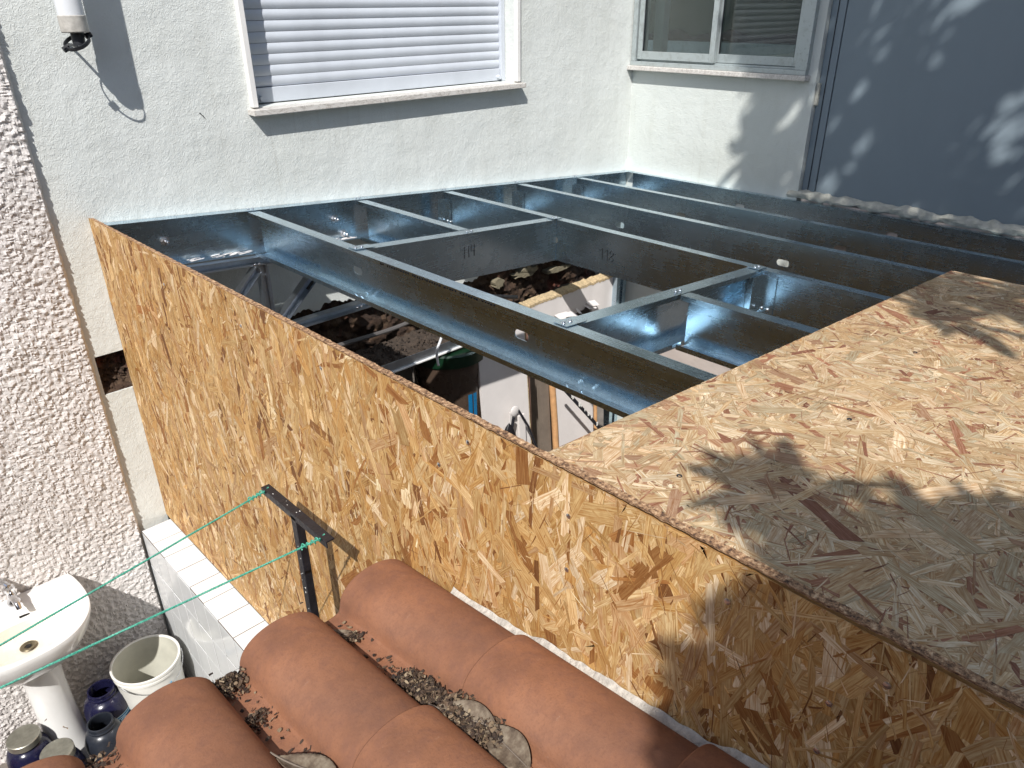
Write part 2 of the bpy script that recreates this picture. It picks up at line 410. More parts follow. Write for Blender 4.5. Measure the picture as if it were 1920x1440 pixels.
# wall A: y = 0
wa = MB()
shut = (0.612, 1.866, 0.296, 1.62); cav = (-0.094, -0.004, -0.572, -0.43)
holed_wall(wa, [-0.115, 0.0, X1], [0.0, 3.2], [shut], lambda u, v: (u, 0, v), lambda u, v: (u, 0.12, v))
holed_wall(wa, [-0.115, 0.0], [-1.82, 0.0], [(cav[0], 0.0, cav[2], cav[3])], lambda u, v: (u, 0, v), lambda u, v: (u, 0.007, v))
wa.quad((0, 0, -0.10), (X1, 0, tilt(X1)-0.10), (X1, 0, 0), (0, 0, 0))
wa.quad((0, 0.12, -0.10), (X1, 0.12, tilt(X1)-0.10), (X1, 0, tilt(X1)-0.10), (0, 0, -0.10))
# under the steel frame the wall is set back and its stucco ends in a ragged edge
n = 300; pts = []
for k in range(n+1):
    x = 0.0+(X1)*k/n
    base = np.interp(x, [0, 0.6, 0.73, 0.89, 1.27, 1.59, 1.77, 2.12, 2.38, 2.66, X1], [-0.55, -0.525, -0.518, -0.538, -0.60, -0.63, -0.615, -0.627, -0.676, -0.76, -0.79])
    z = base + 0.05*noise.noise((x*9, 1.3, 0)) + 0.02*noise.noise((x*42, 4.1, 0)) + 0.008*noise.noise((x*150, 2, 0)); pts.append((x, z))
for (xa, za), (xb, zb) in zip(pts, pts[1:]):
    wa.quad((xa, 0.12, za), (xb, 0.12, zb), (xb, 0.12, tilt(xb)-0.10), (xa, 0.12, tilt(xa)-0.10))
    wa.quad((xa, 0.142, za), (xb, 0.142, zb), (xb, 0.12, zb), (xa, 0.12, za))
wall_a = wa.build('wall', 'stucco', house)
tag(wall_a, 'lit white stucco wall with the roller shutter')
for a, b, c, d in ((0.408, 0.296, 0.419, 0.283), (0.416, 0.287, 0.426, 0.274)):
    MB().prism([(a, -0.0008, b), (a+0.004, -0.0008, b+0.001), (c+0.002, -0.0008, d), (c, -0.0008, d+0.001)], (0, -0.0004, 0)).build('scuff', 'ink_k', house)
# plaster islands left on the broken band
for k, (x, z, w, h) in enumerate([(2.10, -0.69, 0.09, 0.026), (1.90, -0.705, 0.03, 0.026), (2.36, -0.735, 0.10, 0.014)]):
    mb = MB(); poly = [(x+w*math.cos(a)*(1+0.5*noise.noise((math.cos(a)*2, math.sin(a)*2, k+1))), 0.150, z+h*math.sin(a)*(1+0.7*noise.noise((math.cos(a)*3, math.sin(a)*3, k+5)))) for a in np.linspace(0, 2*math.pi, 60)[:-1]]
    mb.prism(poly, (0, 0.05, 0)).build('plaster_patch', 'shade_plaster', house)
# broken masonry band below the stucco
def rub(u, v):
    x = 0.02+u*2.71; z = -0.47-v*0.40
    d = 0.035+0.03*noise.noise((x*11, z*14, 0.5))+0.018*noise.noise((x*34, z*40, 1.5))+0.008*noise.noise((x*90, z*100, 2))
    d += 0.06*max(0, v-0.6)*math.sin(x*3+1)**2
    return (x, 0.15+max(0.012, d), z)
MB().grid(rub, 330, 50).build('broken_masonry', 'rubble', house, True)
# the small square cavity in the strip of wall
def cavf(u, v):
    x = cav[0]-0.004+u*(0.12); z = cav[2]-0.004+v*0.152
    e = min(u, 1-u, v, 1-v)
    d = 0.05*min(1, e*5)**0.5 + 0.02*noise.noise((x*60, z*60, 3))+0.012*noise.noise((x*150, z*150, 3))
    if v < 0.3: d -= 0.028*(0.3-v)/0.3
    return (x, max(0.006, d), z)
MB().grid(cavf, 44, 50).build('broken_masonry', 'rubble', house, True)
# wall B: x = X1, faces -x
wb = MB()
win = (-0.955, -0.012, 0.322, 1.55)
holed_wall(wb, [-1.0, 0.0], [-1.82, 3.2], [win], lambda u, v: (X1, u, v), lambda u, v: (X1+0.10, u, v))
wb.quad((X1, -1.0, -1.82), (X1+0.30, -1.0, -1.82), (X1+0.30, -1.0, 3.2), (X1, -1.0, 3.2))
tag(wb.build('wall', 'stucco_b', house), 'bright white side wall under the aluminium window')
Bx((-0.115, 0.26, -1.82), (X1+0.6, 0.33, -0.84)).build('lower_wall', 'concrete', house)
Bx((X1+0.004, -3.4, -1.82), (X1+0.05, -1.02, -0.21)).build('lower_wall', 'plaster', house)
# --- roller shutter
sh = Bx((0.612, 0.112, 0.296), (1.866, 0.118, 1.62)).build('roller_shutter', 'gasket', house)
pitch = 0.0355
slat_me = None
for k in range(36):
    z0 = 0.352+k*pitch
    if k == 0:
        mb = MB(); prof = []
        for j in range(9):
            t = j/8; prof.append((0.074-0.0058*math.sin(math.pi*(t*0.94+0.03)), z0+0.0006+t*(pitch-0.0012)))
        prof = prof + [(0.086, z0+pitch-0.0006), (0.086, z0+0.0006)]
        mb.prism([(0.640, y, z) for y, z in prof], (1.200, 0, 0))
        so_ = mb.build('slat', 'slat', sh, True); slat_me = so_
    else:
        c = slat_me.copy(); COL.objects.link(c); c.parent = sh; c.location = (0, 0, k*pitch)
MB().box((0.640, 0.064, 0.300), (1.840, 0.080, 0.3505)).build('bottom_bar', 'slat', sh, bevel=0.002)
MB().box((0.614, 0.055, 0.297), (0.639, 0.10, 1.62)).build('guide_rail', 'slat', sh, bevel=0.002)
MB().box((1.841, 0.055, 0.297), (1.864, 0.10, 1.62)).build('guide_rail', 'slat', sh, bevel=0.002)
for x in (0.665, 1.825):
    MB().lathe([(0.0, 0), (0.009, 0), (0.009, 0.018), (0.0, 0.018)], n=14, T=Matrix.Translation((x, 0.064, 0.316)) @ Matrix.Rotation(math.pi/2, 4, 'X')).build('stopper', 'slat', sh, True)
Bx((0.592, -0.022, 0.2975), (0.6115, 0.10, 1.66)).build('window_jamb', 'jamb', house, bevel=0.0015)
Bx((1.8665, -0.022, 0.2975), (1.886, 0.10, 1.66)).build('window_jamb', 'jamb', house, bevel=0.0015)
sl = MB(); sl.prism([(0.580, -0.046, 0.272), (0.580, 0.10, 0.276), (0.580, 0.10, 0.2965), (0.580, -0.046, 0.292)], (1.318, 0, 0))
sl.build('window_sill', 'marble', house, bevel=0.002)
# --- aluminium sliding window in wall B
wx = X1
sw = Bx((wx-0.03, win[0]-0.005, 0.322), (wx+0.04, win[1]+0.008, 0.342)).build('sliding_window', 'alu', house, bevel=0.0015)
Bx((wx-0.03, -0.034, 0.3425), (wx+0.05, -0.008, 1.55)).build('frame', 'alu', sw, bevel=0.0015)
Bx((wx-0.03, -0.962, 0.3425), (wx+0.05, -0.908, 1.55)).build('frame', 'alu', sw, bevel=0.0015)
Bx((wx+0.000, -0.9075, 0.3425), (wx+0.04, -0.0345, 0.350)).build('track', 'alu', sw)
def sash(y0, y1, xf):
    z0 = 0.352; z1 = 1.5
    for a, b in (((xf, y0, z0), (xf+0.022, y0+0.028, z1)), ((xf, y1-0.028, z0), (xf+0.022, y1, z1)), ((xf+0.001, y0+0.0285, z0), (xf+0.021, y1-0.0285, z0+0.038))):
        Bx(a, b).build('sash_frame', 'alu', sw, bevel=0.0015)
    Bx((xf+0.009, y0+0.024, z0+0.03), (xf+0.013, y1-0.024, z1)).build('pane', 'glass', sw)
    for yy in (y0+0.0295, y1-0.0315):
        Bx((xf+0.004, yy, z0+0.038), (xf+0.008, yy+0.002, z1)).build('gasket', 'gasket', sw)
sash(-0.490, -0.040, wx-0.022)
sash(-0.903, -0.462, wx+0.012)
Bx((wx-0.050, -0.972, 0.300), (wx+0.05, 0.0-0.001, 0.3215)).build('window_sill', 'marble', house, bevel=0.003)
# things behind the panes
Bx((wx+0.55, -1.6, 0.0), (wx+0.60, 0.6, 1.7)).build('inner_wall', 'olive', house)
Bx((wx+0.10, -1.6, 0.26), (wx+0.55, 0.6, 0.30)).build('inner_sill', 'jamb', house)
Bx((wx+0.40, -1.30, 0.301), (wx+0.52, 0.3, 0.42)).build('inner_cabinet', 'alu', house)
Bx((wx+0.10, -0.10, 0.302), (wx+0.15, -0.045, 1.5)).build('inner_frame', 'jamb', house)
cl = MB(); cl.tube([(wx+0.46, y, 0.435+0.012*math.sin(y*17)+0.006*math.sin(y*41)) for y in np.linspace(-1.3, 0.3, 60)], [0.026+0.006*math.sin(i*0.9) for i in range(60)], 8)
cl.build('inner_cloth', 'cloth', house, True)
lo = Bx((wx+0.50, -1.28, 0.44), (wx+0.54, -0.86, 1.6)).build('louvre_door', 'brown', house)
Bx((wx+0.46, -0.86, 0.44), (wx+0.53, -0.66, 1.6)).build('door_post', 'brown', house)
for k in range(24):
    T = Matrix.Translation((wx+0.49, 0, 0.48+k*0.045)) @ Matrix.Rotation(math.radians(28), 4, 'Y')
    Bx((-0.004, -1.26, -0.022), (0.004, -0.88, 0.022), T).build('louvre', 'brown', lo)
for y in (-1.08, -1.045):
    Bx((wx+0.465, y, 0.46), (wx+0.47, y+0.008, 1.5)).build('rod', 'gasket', lo)
for y in (-1.16, -1.21): Bx((wx+0.385, y, 0.31), (wx+0.399, y+0.02, 0.41)).build('hinge', 'iron', house)

# grey cladding
cl = empty('cladding_wall', (X1+0.06, -1.6, -0.2), 'flat blue-grey panel cladding in dappled shade beside the aluminium window', 'cladding')
Bx((X1+0.030, -1.064, -0.205), (X1+0.075, -1.0015, 3.2)).build('edge_strip', 'panel', cl, bevel=0.002)
Bx((X1+0.0265, -1.034, -0.203), (X1+0.0295, -1.031, 3.2)).build('seam', 'gasket', cl)
Bx((X1+0.034, -4.2, -0.205), (X1+0.075, -1.067, 3.2)).build('panel', 'panel', cl, bevel=0.002)
Bx((X1+0.012, -1.014, 0.20), (X1+0.0265, -1.0015, 0.29)).build('broken_corner', 'foam', cl)
# filler bead between channel and cladding
def bead(u, v):
    y = -0.955-u*2.2; a = v*2*math.pi
    r = 0.020+0.012*noise.noise((y*9, 0, 1))+0.010*noise.noise((y*30, math.sin(a), math.cos(a)))
    r = max(0.006, r)
    x = X1+0.018+1.15*r*math.cos(a)*1.2; z = tilt(X1)+0.024+r*math.sin(a)+0.008*noise.noise((y*14, 5, 5))
    return (x, y, z)
tag(MB().grid(bead, 260, 16).build('filler_bead', 'foam', None, True, at=(X1, -1.5, -0.2)), 'lumpy pale filler squeezed along the foot of the grey cladding', 'filler')

# ------------------------------------------------------------------ neighbouring roughcast wall
def rc(u, v):
    x = -0.106-u*0.9; z = -1.82+v*2.75
    p = Vector((x*118, z*118, 0)); q = Vector((x*250, z*250, 3.3))
    h = 0.0075*abs(noise.noise(p))+0.0058*noise.noise(p*0.6+Vector((9, 2, 1)))+0.0030*noise.noise(q)+0.004*noise.noise((x*14, z*14, 7))
    w = min(1.0, u*0.9/0.010)
    return (x+0.004*noise.noise((z*40, 0, 0))*(u < 0.002), -0.004-w*(0.016+h), z)
mb = MB(); mb.grid(rc, 250, 760)
mb.box((-2.6, -0.019, -1.82), (-1.0065, 0.15, 3.2)); mb.box((-1.006, -0.016, 0.931), (-0.107, 0.0, 3.2))
rw = mb.build('roughcast_wall', 'rough', None, True, at=(-0.6, 0, -1.82))
tag(rw, 'coarse greyish white roughcast wall beside the smooth stucco', 'wall')

# ------------------------------------------------------------------ strand boards
def flakes(parent, name, P, N, U, V, n, seed, palette, weights, ang, spread, lenr, widr, hmax, rnd_frac=0.25):
    r = np.random.default_rng(seed)
    cu = r.uniform(U[0]-0.01, U[1]+0.01, n); cv = r.uniform(V[0]-0.01, V[1]+0.01, n)
    L = np.clip(np.exp(r.normal(math.log(lenr[1]), 0.55, n)), lenr[0], lenr[2]); W = np.clip(np.exp(r.normal(math.log(widr[1]), 0.6, n)), widr[0], widr[2])
    W = np.minimum(W, L*0.55)
    k = np.arange(n)/n
    big = r.random(n) < 0.5; L[~big & (k > 0.5)] *= 0.85; W[~big & (k > 0.5)] *= 0.65
    A = r.normal(ang, spread, n); rr = r.random(n) < rnd_frac; A[rr] = r.uniform(0, math.pi, rr.sum())
    m = 8
    bu = np.array([-.5, -.25, .25, .5, .5, .25, -.25, -.5])[None, :]*L[:, None]
    bv = np.array([-.5, -.5, -.5, -.5, .5, .5, .5, .5])[None, :]*W[:, None]
    jag = np.zeros((n, m)); jag[:, [0, 3, 4, 7]] = r.normal(0, 0.16, (n, 4)); bu = bu+jag*np.minimum(L[:, None], 0.05)
    bv = bv*(1+r.normal(0, 0.12, (n, m)))
    bv += (np.array([1, -.3, -.3, 1, 1, -.3, -.3, 1])[None, :])*r.normal(0, 0.06, (n, 1))*W[:, None]
    c, s = np.cos(A)[:, None], np.sin(A)[:, None]
    u = cu[:, None]+c*bu-s*bv; v = cv[:, None]+s*bu+c*bv
    u = np.clip(u, U[0], U[1]); v = np.clip(v, V[0], V[1])
    tl = r.normal(0, 0.006, (n, 2))
    h = 0.0002+k[:, None]*hmax + tl[:, :1]*bu*0.5 + tl[:, 1:]*bv
    h = np.maximum(h, 0.0001+k[:, None]*0.0003)
    vo = P(u.ravel(), v.ravel())+N(u.ravel())*h.ravel()[:, None]
    o0 = np.array(org(parent)); vo = vo-o0
    me = bpy.data.meshes.new(name)
    me.vertices.add(n*m); me.vertices.foreach_set('co', vo.astype(np.float32).ravel())
    me.loops.add(n*m); me.loops.foreach_set('vertex_index', np.arange(n*m, dtype=np.int32))
    me.polygons.add(n); me.polygons.foreach_set('loop_start', np.arange(0, n*m, m, dtype=np.int32))
    me.polygons.foreach_set('loop_total', np.full(n, m, dtype=np.int32))
    me.update(calc_edges=True)
    uvl = me.uv_layers.new(name='UVMap'); uv = np.stack([bu+r.uniform(0, 50, (n, 1)), bv+r.uniform(0, 50, (n, 1))], -1)
    uvl.data.foreach_set('uv', uv.astype(np.float32).ravel())
    pal = np.array([srgb(*p)[:3] for p in palette]); w = np.array(weights)/sum(weights)
    ci = r.choice(len(pal), n, p=w); col = pal[ci]*np.exp(r.normal(0, 0.10, (n, 1)))
    # neighbouring strands share some of the log they came from: gentle regional drift of tone
    drift = np.array([noise.noise((a*2.5, b*2.5, seed)) for a, b in zip(cu, cv)])
    col = np.clip(col*(1+drift[:, None]*np.array([0.16, 0.22, 0.30])), 0.01, 0.95)
    full = np.repeat(np.concatenate([col, np.ones((n, 1))], 1), m, 0)
    at_ = me.attributes.new('tint', 'FLOAT_COLOR', 'POINT'); at_.data.foreach_set('color', full.astype(np.float32).ravel())
    me.materials.append(MAT['flake'])
    o = bpy.data.objects.new(name, me); COL.objects.link(o); o.parent = parent
    tag(o, kind='stuff'); return o
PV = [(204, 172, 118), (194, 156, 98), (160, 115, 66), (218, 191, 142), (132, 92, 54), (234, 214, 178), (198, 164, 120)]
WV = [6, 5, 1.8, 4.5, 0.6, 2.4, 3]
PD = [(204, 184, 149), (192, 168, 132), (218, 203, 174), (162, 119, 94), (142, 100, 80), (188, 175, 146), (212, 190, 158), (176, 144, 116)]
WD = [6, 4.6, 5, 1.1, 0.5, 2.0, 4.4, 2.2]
ZT = 0.019; Y0, YE = -0.001, -3.05
up_b = empty('strand_board', (0.008, -1.5, -1.12), 'golden upright OSB board standing on the tiled half wall', 'OSB board')
mb = MB()
mb.box((0.0, YE, -1.12), (0.0105, Y0, ZT))
def wavytop(u, v):
    y = Y0+(YE-Y0)*u; z = ZT+0.0005-0.004*y+0.0018*noise.noise((y*60, 0, 3))+0.001*noise.noise((y*200, 0, 8))
    x = [-0.0006, -0.0010, 0.0112, 0.0112][int(round(v*3))]+0.0007*noise.noise((y*80, v, 1))
    return (x, y, z if 0.3 < v < 0.7 else z-0.035) if False else (x, y, z if int(round(v*3)) in (1, 2) else z-0.0035)
mb.build('core', 'core', up_b)
MB().grid(wavytop, 900, 3).build('cut_edge', 'edge', up_b)
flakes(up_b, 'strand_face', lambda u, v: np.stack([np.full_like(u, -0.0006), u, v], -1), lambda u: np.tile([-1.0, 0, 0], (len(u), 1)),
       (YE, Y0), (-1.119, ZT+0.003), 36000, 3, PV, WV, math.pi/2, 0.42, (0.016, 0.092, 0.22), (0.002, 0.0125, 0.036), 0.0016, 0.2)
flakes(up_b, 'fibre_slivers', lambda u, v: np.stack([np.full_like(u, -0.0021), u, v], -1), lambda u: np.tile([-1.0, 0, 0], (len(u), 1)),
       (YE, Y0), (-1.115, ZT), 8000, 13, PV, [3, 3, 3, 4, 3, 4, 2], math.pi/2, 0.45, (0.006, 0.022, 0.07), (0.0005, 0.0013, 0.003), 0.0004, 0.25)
for (y, z) in [(-1.72, -0.10), (-1.80, -0.02), (-2.02, -0.05), (-2.02, -0.15), (-2.28, -0.04), (-2.42, -0.10), (-2.47, -0.03), (-1.0, -0.05), (-0.55, -0.06), (-1.35, -0.04), (-2.42, -0.18)]:
    MB().lathe([(0.0, -0.004), (0.0015, -0.004), (0.0042, -0.0028), (0.0044, 0.0)], n=12, T=Matrix.Translation((-0.0008, y, z)) @ Matrix.Rotation(math.pi/2, 4, 'Y')).build('screw', 'screw', up_b, True)
# roof deck
XD, YD = 1.836, -1.951
dk = empty('deck_board', (0.9, -2.5, -0.07), 'pale OSB roof deck laid flat over the steel joists', 'OSB board')
def dT(x, y, z): return (x, y, z+tilt(x)-0.004*y*0)
mb = MB(); d0 = 0.0125
poly = [(d0, YD), (XD, YD), (XD, -3.05), (d0, -3.05)]
bot = [(x, y, 0.0015+tilt(x)) for x, y in poly]; topv = [(x, y, 0.0165+tilt(x)) for x, y in poly]
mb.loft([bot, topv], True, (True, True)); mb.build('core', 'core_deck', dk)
def dedge(u, v):
    if u < 0.68: x = d0+(XD-d0)*u/0.68; y = YD
    else: x = XD; y = YD-(u-0.68)/0.32*1.1
    j = int(round(v*3)); off = [0.0012, 0.0012, -0.012, -0.012][j] if False else 0.0012
    z = [0.002, 0.0175, 0.0178, 0.0178][j]; inn = [0, 0, 0.010, 0.010][j]
    z += 0.0008*noise.noise((x*90, y*90, 2)) if j else 0
    if u < 0.68: y += 0.0012-inn+0.0012*noise.noise((x*70, 0, 1))
    else: x += 0.0012-inn+0.0012*noise.noise((y*70, 0, 1))
    return (x, y, z+tilt(x))
MB().grid(dedge, 700, 2).build('cut_edge', 'edge', dk)
nrm = np.array([0.08, 0, 1.0]); nrm /= np.linalg.norm(nrm)
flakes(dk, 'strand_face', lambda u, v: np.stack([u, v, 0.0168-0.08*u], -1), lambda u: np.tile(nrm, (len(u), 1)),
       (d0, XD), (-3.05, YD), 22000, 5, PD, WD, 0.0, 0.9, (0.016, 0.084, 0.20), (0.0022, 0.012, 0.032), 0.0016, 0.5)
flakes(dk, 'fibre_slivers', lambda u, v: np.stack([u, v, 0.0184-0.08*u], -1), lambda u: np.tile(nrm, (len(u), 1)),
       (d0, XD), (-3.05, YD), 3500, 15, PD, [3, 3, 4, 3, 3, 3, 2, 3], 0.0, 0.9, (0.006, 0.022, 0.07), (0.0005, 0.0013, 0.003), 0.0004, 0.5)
for (x, y) in [(0.51, -2.2), (0.51, -2.5), (0.96, -2.15), (0.96, -2.45), (1.40, -2.1), (0.12, -2.12), (1.40, -2.45)]:
    MB().lathe([(0.0, -0.001), (0.0042, 0.0005), (0.0044, 0.0)], c=(x, y, 0.0188+tilt(x)), n=12).build('screw', 'gasket', dk, True)

# ------------------------------------------------------------------ steel roof frame
H, FL, LP, TH = 0.157, 0.044, 0.012, 0.0022
def slot_plate(mb, L0, L1, z0, z1, slots, Pf, t):
    """plate in (l, z); Pf(l, z, d) -> world; slots at l positions, stadium holes"""
    zc = (z0+z1)/2
    cuts = [L0]
    for s_ in sorted(slots): cuts += [s_-0.04, s_+0.04]
    cuts.append(L1)
    for d in (0, t):
        for i in range(0, len(cuts), 2):
            a, b = cuts[i], cuts[i+1]
            k = max(1, int((b-a)/0.5))
            mb.quad(Pf(a, z0, d), Pf(b, z0, d), Pf(b, z1, d), Pf(a, z1, d))
        for s_ in slots:
            N = 24; inn = []; out = []
            for j in range(N):
                an = 2*math.pi*(j+0.5)/N; ca, sa = math.cos(an), math.sin(an)
                inn.append((s_+(0.013 if ca > 0 else -0.013)+0.012*ca, zc+0.012*sa))
                kx = 0.04/abs(ca); kz = (z1-z0)/2/abs(sa); q = min(kx, kz); out.append((s_+q*ca, zc+q*sa))
            for j in range(N):
                j2 = (j+1) % N
                mb.quad(Pf(*inn[j], d), Pf(*out[j], d), Pf(*out[j2], d), Pf(*inn[j2], d))
                # corner fill
                o1, o2 = out[j], out[j2]
                if abs(o1[0]-o2[0]) > 1e-6 and abs(o1[1]-o2[1]) > 1e-6:
                    cx = s_+math.copysign(0.04, o1[0]-s_); cz = zc+math.copysign((z1-z0)/2, o1[1]-zc)
                    mb.quad(Pf(*o1, d), Pf(cx, cz, d), Pf(*o2, d))
                if d == 0: mb.quad(Pf(*inn[j], 0), Pf(*inn[j2], 0), Pf(*inn[j2], t), Pf(*inn[j], t))
    for (a, za, b, zb) in ((L0, z0, L1, z0), (L0, z1, L1, z1), (L0, z0, L0, z1), (L1, z0, L1, z1)):
        mb.quad(Pf(a, za, 0), Pf(b, zb, 0), Pf(b, zb, t), Pf(a, za, t))
def joist_y(name, xw, side, ya, yb, slots, label, cat='joist', group='steel roof joists', lip=True, fl=FL, dz=0.0, mat='steel', web_h=H):
    """C profile along y; web plane x = xw, flanges towards side (+1/-1)"""
    zt = tilt(xw)-0.0005+dz; zb = zt-web_h; mb = MB(); s = side
    slot_plate(mb, ya, yb, zb, zt, slots, lambda l, z, d: (xw+s*d, l, z), TH)
    for zz, sg in ((zt, -1), (zb, 1)):
        z1 = zz+sg*TH
        xo = xw+s*fl
        dzf = tilt(s*fl)
        mb.loft([[(xw+s*TH, y, zz), (xo, y, zz+dzf), (xo, y, z1+dzf), (xw+s*TH, y, z1)] for y in (ya, yb)], True, (True, True))
        if lip:
            mb.loft([[(xo-s*TH, y, z1+dzf), (xo, y, z1+dzf), (xo, y, z1+dzf+sg*LP), (xo-s*TH, y, z1+dzf+sg*LP)] for y in (ya, yb)], True, (True, True))
    o = mb.build(name, mat, None, at=(xw, (ya+yb)/2, zb)); tag(o, label, cat, group); return o
def joist_x(name, yw, side, xa, xb, label, cat='joist', group='steel roof joists', lip=True, fl=FL, dz=0.0, slots=()):
    mb = MB(); s = side
    zt0 = -0.0005+dz
    slot_plate(mb, xa, xb, -H, 0, list(slots), lambda l, z, d: (l, yw+s*d, z+zt0+tilt(l)), TH)
    for zz, sg in ((0, -1), (-H, 1)):
        z1 = zz+sg*TH; yo = yw+s*fl
        mb.loft([[(x, yw+s*TH, zz+zt0+tilt(x)), (x, yo, zz+zt0+tilt(x)), (x, yo, z1+zt0+tilt(x)), (x, yw+s*TH, z1+zt0+tilt(x))] for x in (xa, xb)], True, (True, True))
        if lip: mb.loft([[(x, yo-s*TH, z1+zt0+tilt(x)), (x, yo, z1+zt0+tilt(x)), (x, yo, z1+sg*LP+zt0+tilt(x)), (x, yo-s*TH, z1+sg*LP+zt0+tilt(x))] for x in (xa, xb)], True, (True, True))
    o = mb.build(name, 'steel_x', None, at=(xa, yw, -H+tilt(xa))); tag(o, label, cat, group); return o
def screw_head(parent, p, axis=(0, 0, 1), L=0.0, r=0.0042):
    T = Matrix.Translation(p) @ Vector(axis).to_track_quat('Z', 'Y').to_matrix().to_4x4()
    mb = MB(); mb.lathe([(0.0, 0.0045), (r*0.75, 0.0042), (r*0.95, 0.0036), (r, 0.001), (r*1.5, 0.0008), (r*1.5, 0), ], n=10, T=T)
    if L: mb = MB(); mb.lathe([(0.0, L), (0.0012, L-0.003), (0.0026, L-0.006), (0.0026, 0)], n=8, T=T)
    return mb.build('screw', 'screw', parent, True)
ledA = joist_x('wall_channel', -0.002, -1, 0.020, X1-0.004, 'galvanised channel bolted level along the foot of the shuttered wall', 'channel', None, lip=False, dz=0.003)
ledB = joist_y('wall_channel', X1-0.002, -1, -3.0, -0.050, [-2.20, -1.454, -0.716], 'galvanised channel fixed along the side wall and grey cladding', 'channel', None, lip=False, dz=0.003)
# the profiles: web position and opening
J1 = joist_y('steel_joist', 0.494+FL, -1, -3.0, -0.052, [-2.103, -1.383, -0.663], 'long galvanised joist nearest to and parallel with the upright OSB board')
J2 = joist_y('steel_joist', 0.946+FL, -1, -0.668, -0.052, [], 'short galvanised joist between the wall channel and the far trimmer', lip=True)
J3 = joist_y('steel_joist', 1.385, 1, -3.0, -0.052, [-2.16, -1.42, -0.700], 'galvanised joist with 118 handwritten, on the far side of the open hatch')
J4 = joist_y('steel_joist', 1.831, 1, -3.0, -0.052, [-2.15, -1.411, -0.670], 'second galvanised joist from the side wall, passing under the deck corner')
J5 = joist_y('steel_joist', 2.256, 1, -3.0, -0.052, [-2.17, -1.434, -0.688], 'galvanised joist closest to the side wall and grey cladding')
J6 = joist_y('steel_joist', 0.946+FL, -1, -3.0, -1.566, [-2.2], 'short galvanised joist running from the near trimmer under the deck')
TA = joist_x('trimmer_joist', -0.716, 1, 0.494+FL+0.003, 1.383, 'galvanised trimmer with 114 handwritten across the far end of the hatch', 'joist', 'steel roof joists', lip=True, dz=-0.0005)
TB = joist_x('trimmer_joist', -1.516, -1, 0.494+FL+0.003, 1.383, 'galvanised trimmer across the near end of the hatch by the deck', 'joist', 'steel roof joists', lip=True, dz=-0.0005)
# end tabs of the trimmers lapping over their neighbours
for tr, y0, y1 in ((TA, -0.714, -0.674), (TB, -1.558, -1.518)):
    for x0, x1 in ((0.505, 0.575), (1.372, 1.42)):
        mb = MB(); mb.loft([[(x0, y0, tilt(x0)+a), (x1, y0, tilt(x1)+a), (x1, y1, tilt(x1)+a), (x0, y1, tilt(x0)+a)] for a in (0.0006, 0.0024)], True, (True, True))
        mb.build('tab', 'steel_x', tr)
        for dx in (0.012, 0.034):
            screw_head(tr, (x0+dx, (y0+y1)/2, tilt(x0+dx)+0.0024))
for x in (0.96, 0.98): screw_head(TA, (x, -0.694, tilt(x)+0.001)); screw_head(TB, (x, -1.54, tilt(x)+0.001))
for xx, par in ((0.51, J1), (0.96, J2), (1.40, J3), (1.845, J4), (2.27, J5)):
    for dx in (0.004, 0.02): screw_head(par, (xx+dx, -0.02, tilt(xx+dx)+0.0032), r=0.003)
# self-drilling screw tips through the bottom flange of the first joist
for y in (-0.676, -0.708, -1.555, -1.60):
    zb = tilt(0.538)-H; screw_head(J1, (0.518, y, zb+TH), (-0.55, -0.25, 0.55), 0.026)
# angle clips in the bays
def clip(parent, x, y, z, dirx, diry, h=0.11, w=0.045):
    mb = MB(); t = 0.0018
    mb.box((min(x, x+dirx*t), min(y, y+diry*w), z), (max(x, x+dirx*t), max(y, y+diry*w), z+h))
    mb.box((min(x+dirx*t, x+dirx*w), min(y, y+diry*t), z), (max(x+dirx*t, x+dirx*w), max(y, y+diry*t), z+h))
    mb.build('angle_clip', 'steel', parent)
    for dz in (0.014,):
        for k in (0.015, 0.035):
            screw_head(parent, (x+dirx*t, y+diry*k, z+dz), (dirx, 0, 0)); 
clip(J3, 1.3835, -1.563, tilt(1.385)-H+0.025, -1, -1, 0.12, 0.052)
clip(J3, 1.3835, -0.060, tilt(1.385)-H+0.02, -1, -1, 0.11, 0.040)
clip(J4, 1.8295, -0.060, tilt(1.831)-H+0.02, -1, -1, 0.11, 0.040)
clip(J5, 2.2545, -0.060, tilt(2.256)-H+0.02, -1, -1, 0.11, 0.040)
# handwriting
def strokes(parent, lines, P, w=0.0011, mat='ink_k', name='handwriting'):
    mb = MB()
    for ln in lines: mb.tube([P(*p) for p in ln], w, 6)
    return mb.build(name, mat, parent)
one = [(0, 0.7), (0.28, 1.0), (0.28, 0.0)]
def offs(s, dx): return [(x+dx, y) for x, y in s]
four = [[(0.05, 1.0), (0.0, 0.45), (0.4, 0.45)], [(0.36, 0.95), (0.30, 0.0)]]
eight = [[(0.2+0.16*math.sin(2*a)*1.0, 0.5-0.5*math.cos(a)) for a in np.linspace(0, 2*math.pi, 25)]]
eight = [[(0.22+(0.17 if a < math.pi else -0.17)*abs(math.sin(2*((a if a < math.pi else 2*math.pi-a)/math.pi)*math.pi/1.0))*(1 if (a % math.pi) < 9 else 1)*(1 if ((a if a < math.pi else 2*math.pi-a) < math.pi/2) else -1), ((a if a < math.pi else 2*math.pi-a)/math.pi)) for a in np.linspace(0, 2*math.pi, 41)]]
sc_ = 0.042
strokes(TA, [one, offs(one, 0.45)]+[offs(s, 1.0) for s in four], lambda a, b: (0.915+a*sc_, -0.7170, tilt(0.93)-0.085+b*sc_))
strokes(J3, [one, offs(one, 0.5)]+[offs(s, 0.98) for s in eight], lambda a, b: (1.3840, -0.93-a*sc_*1.1, tilt(1.385)-0.105+b*sc_))
mb = MB()
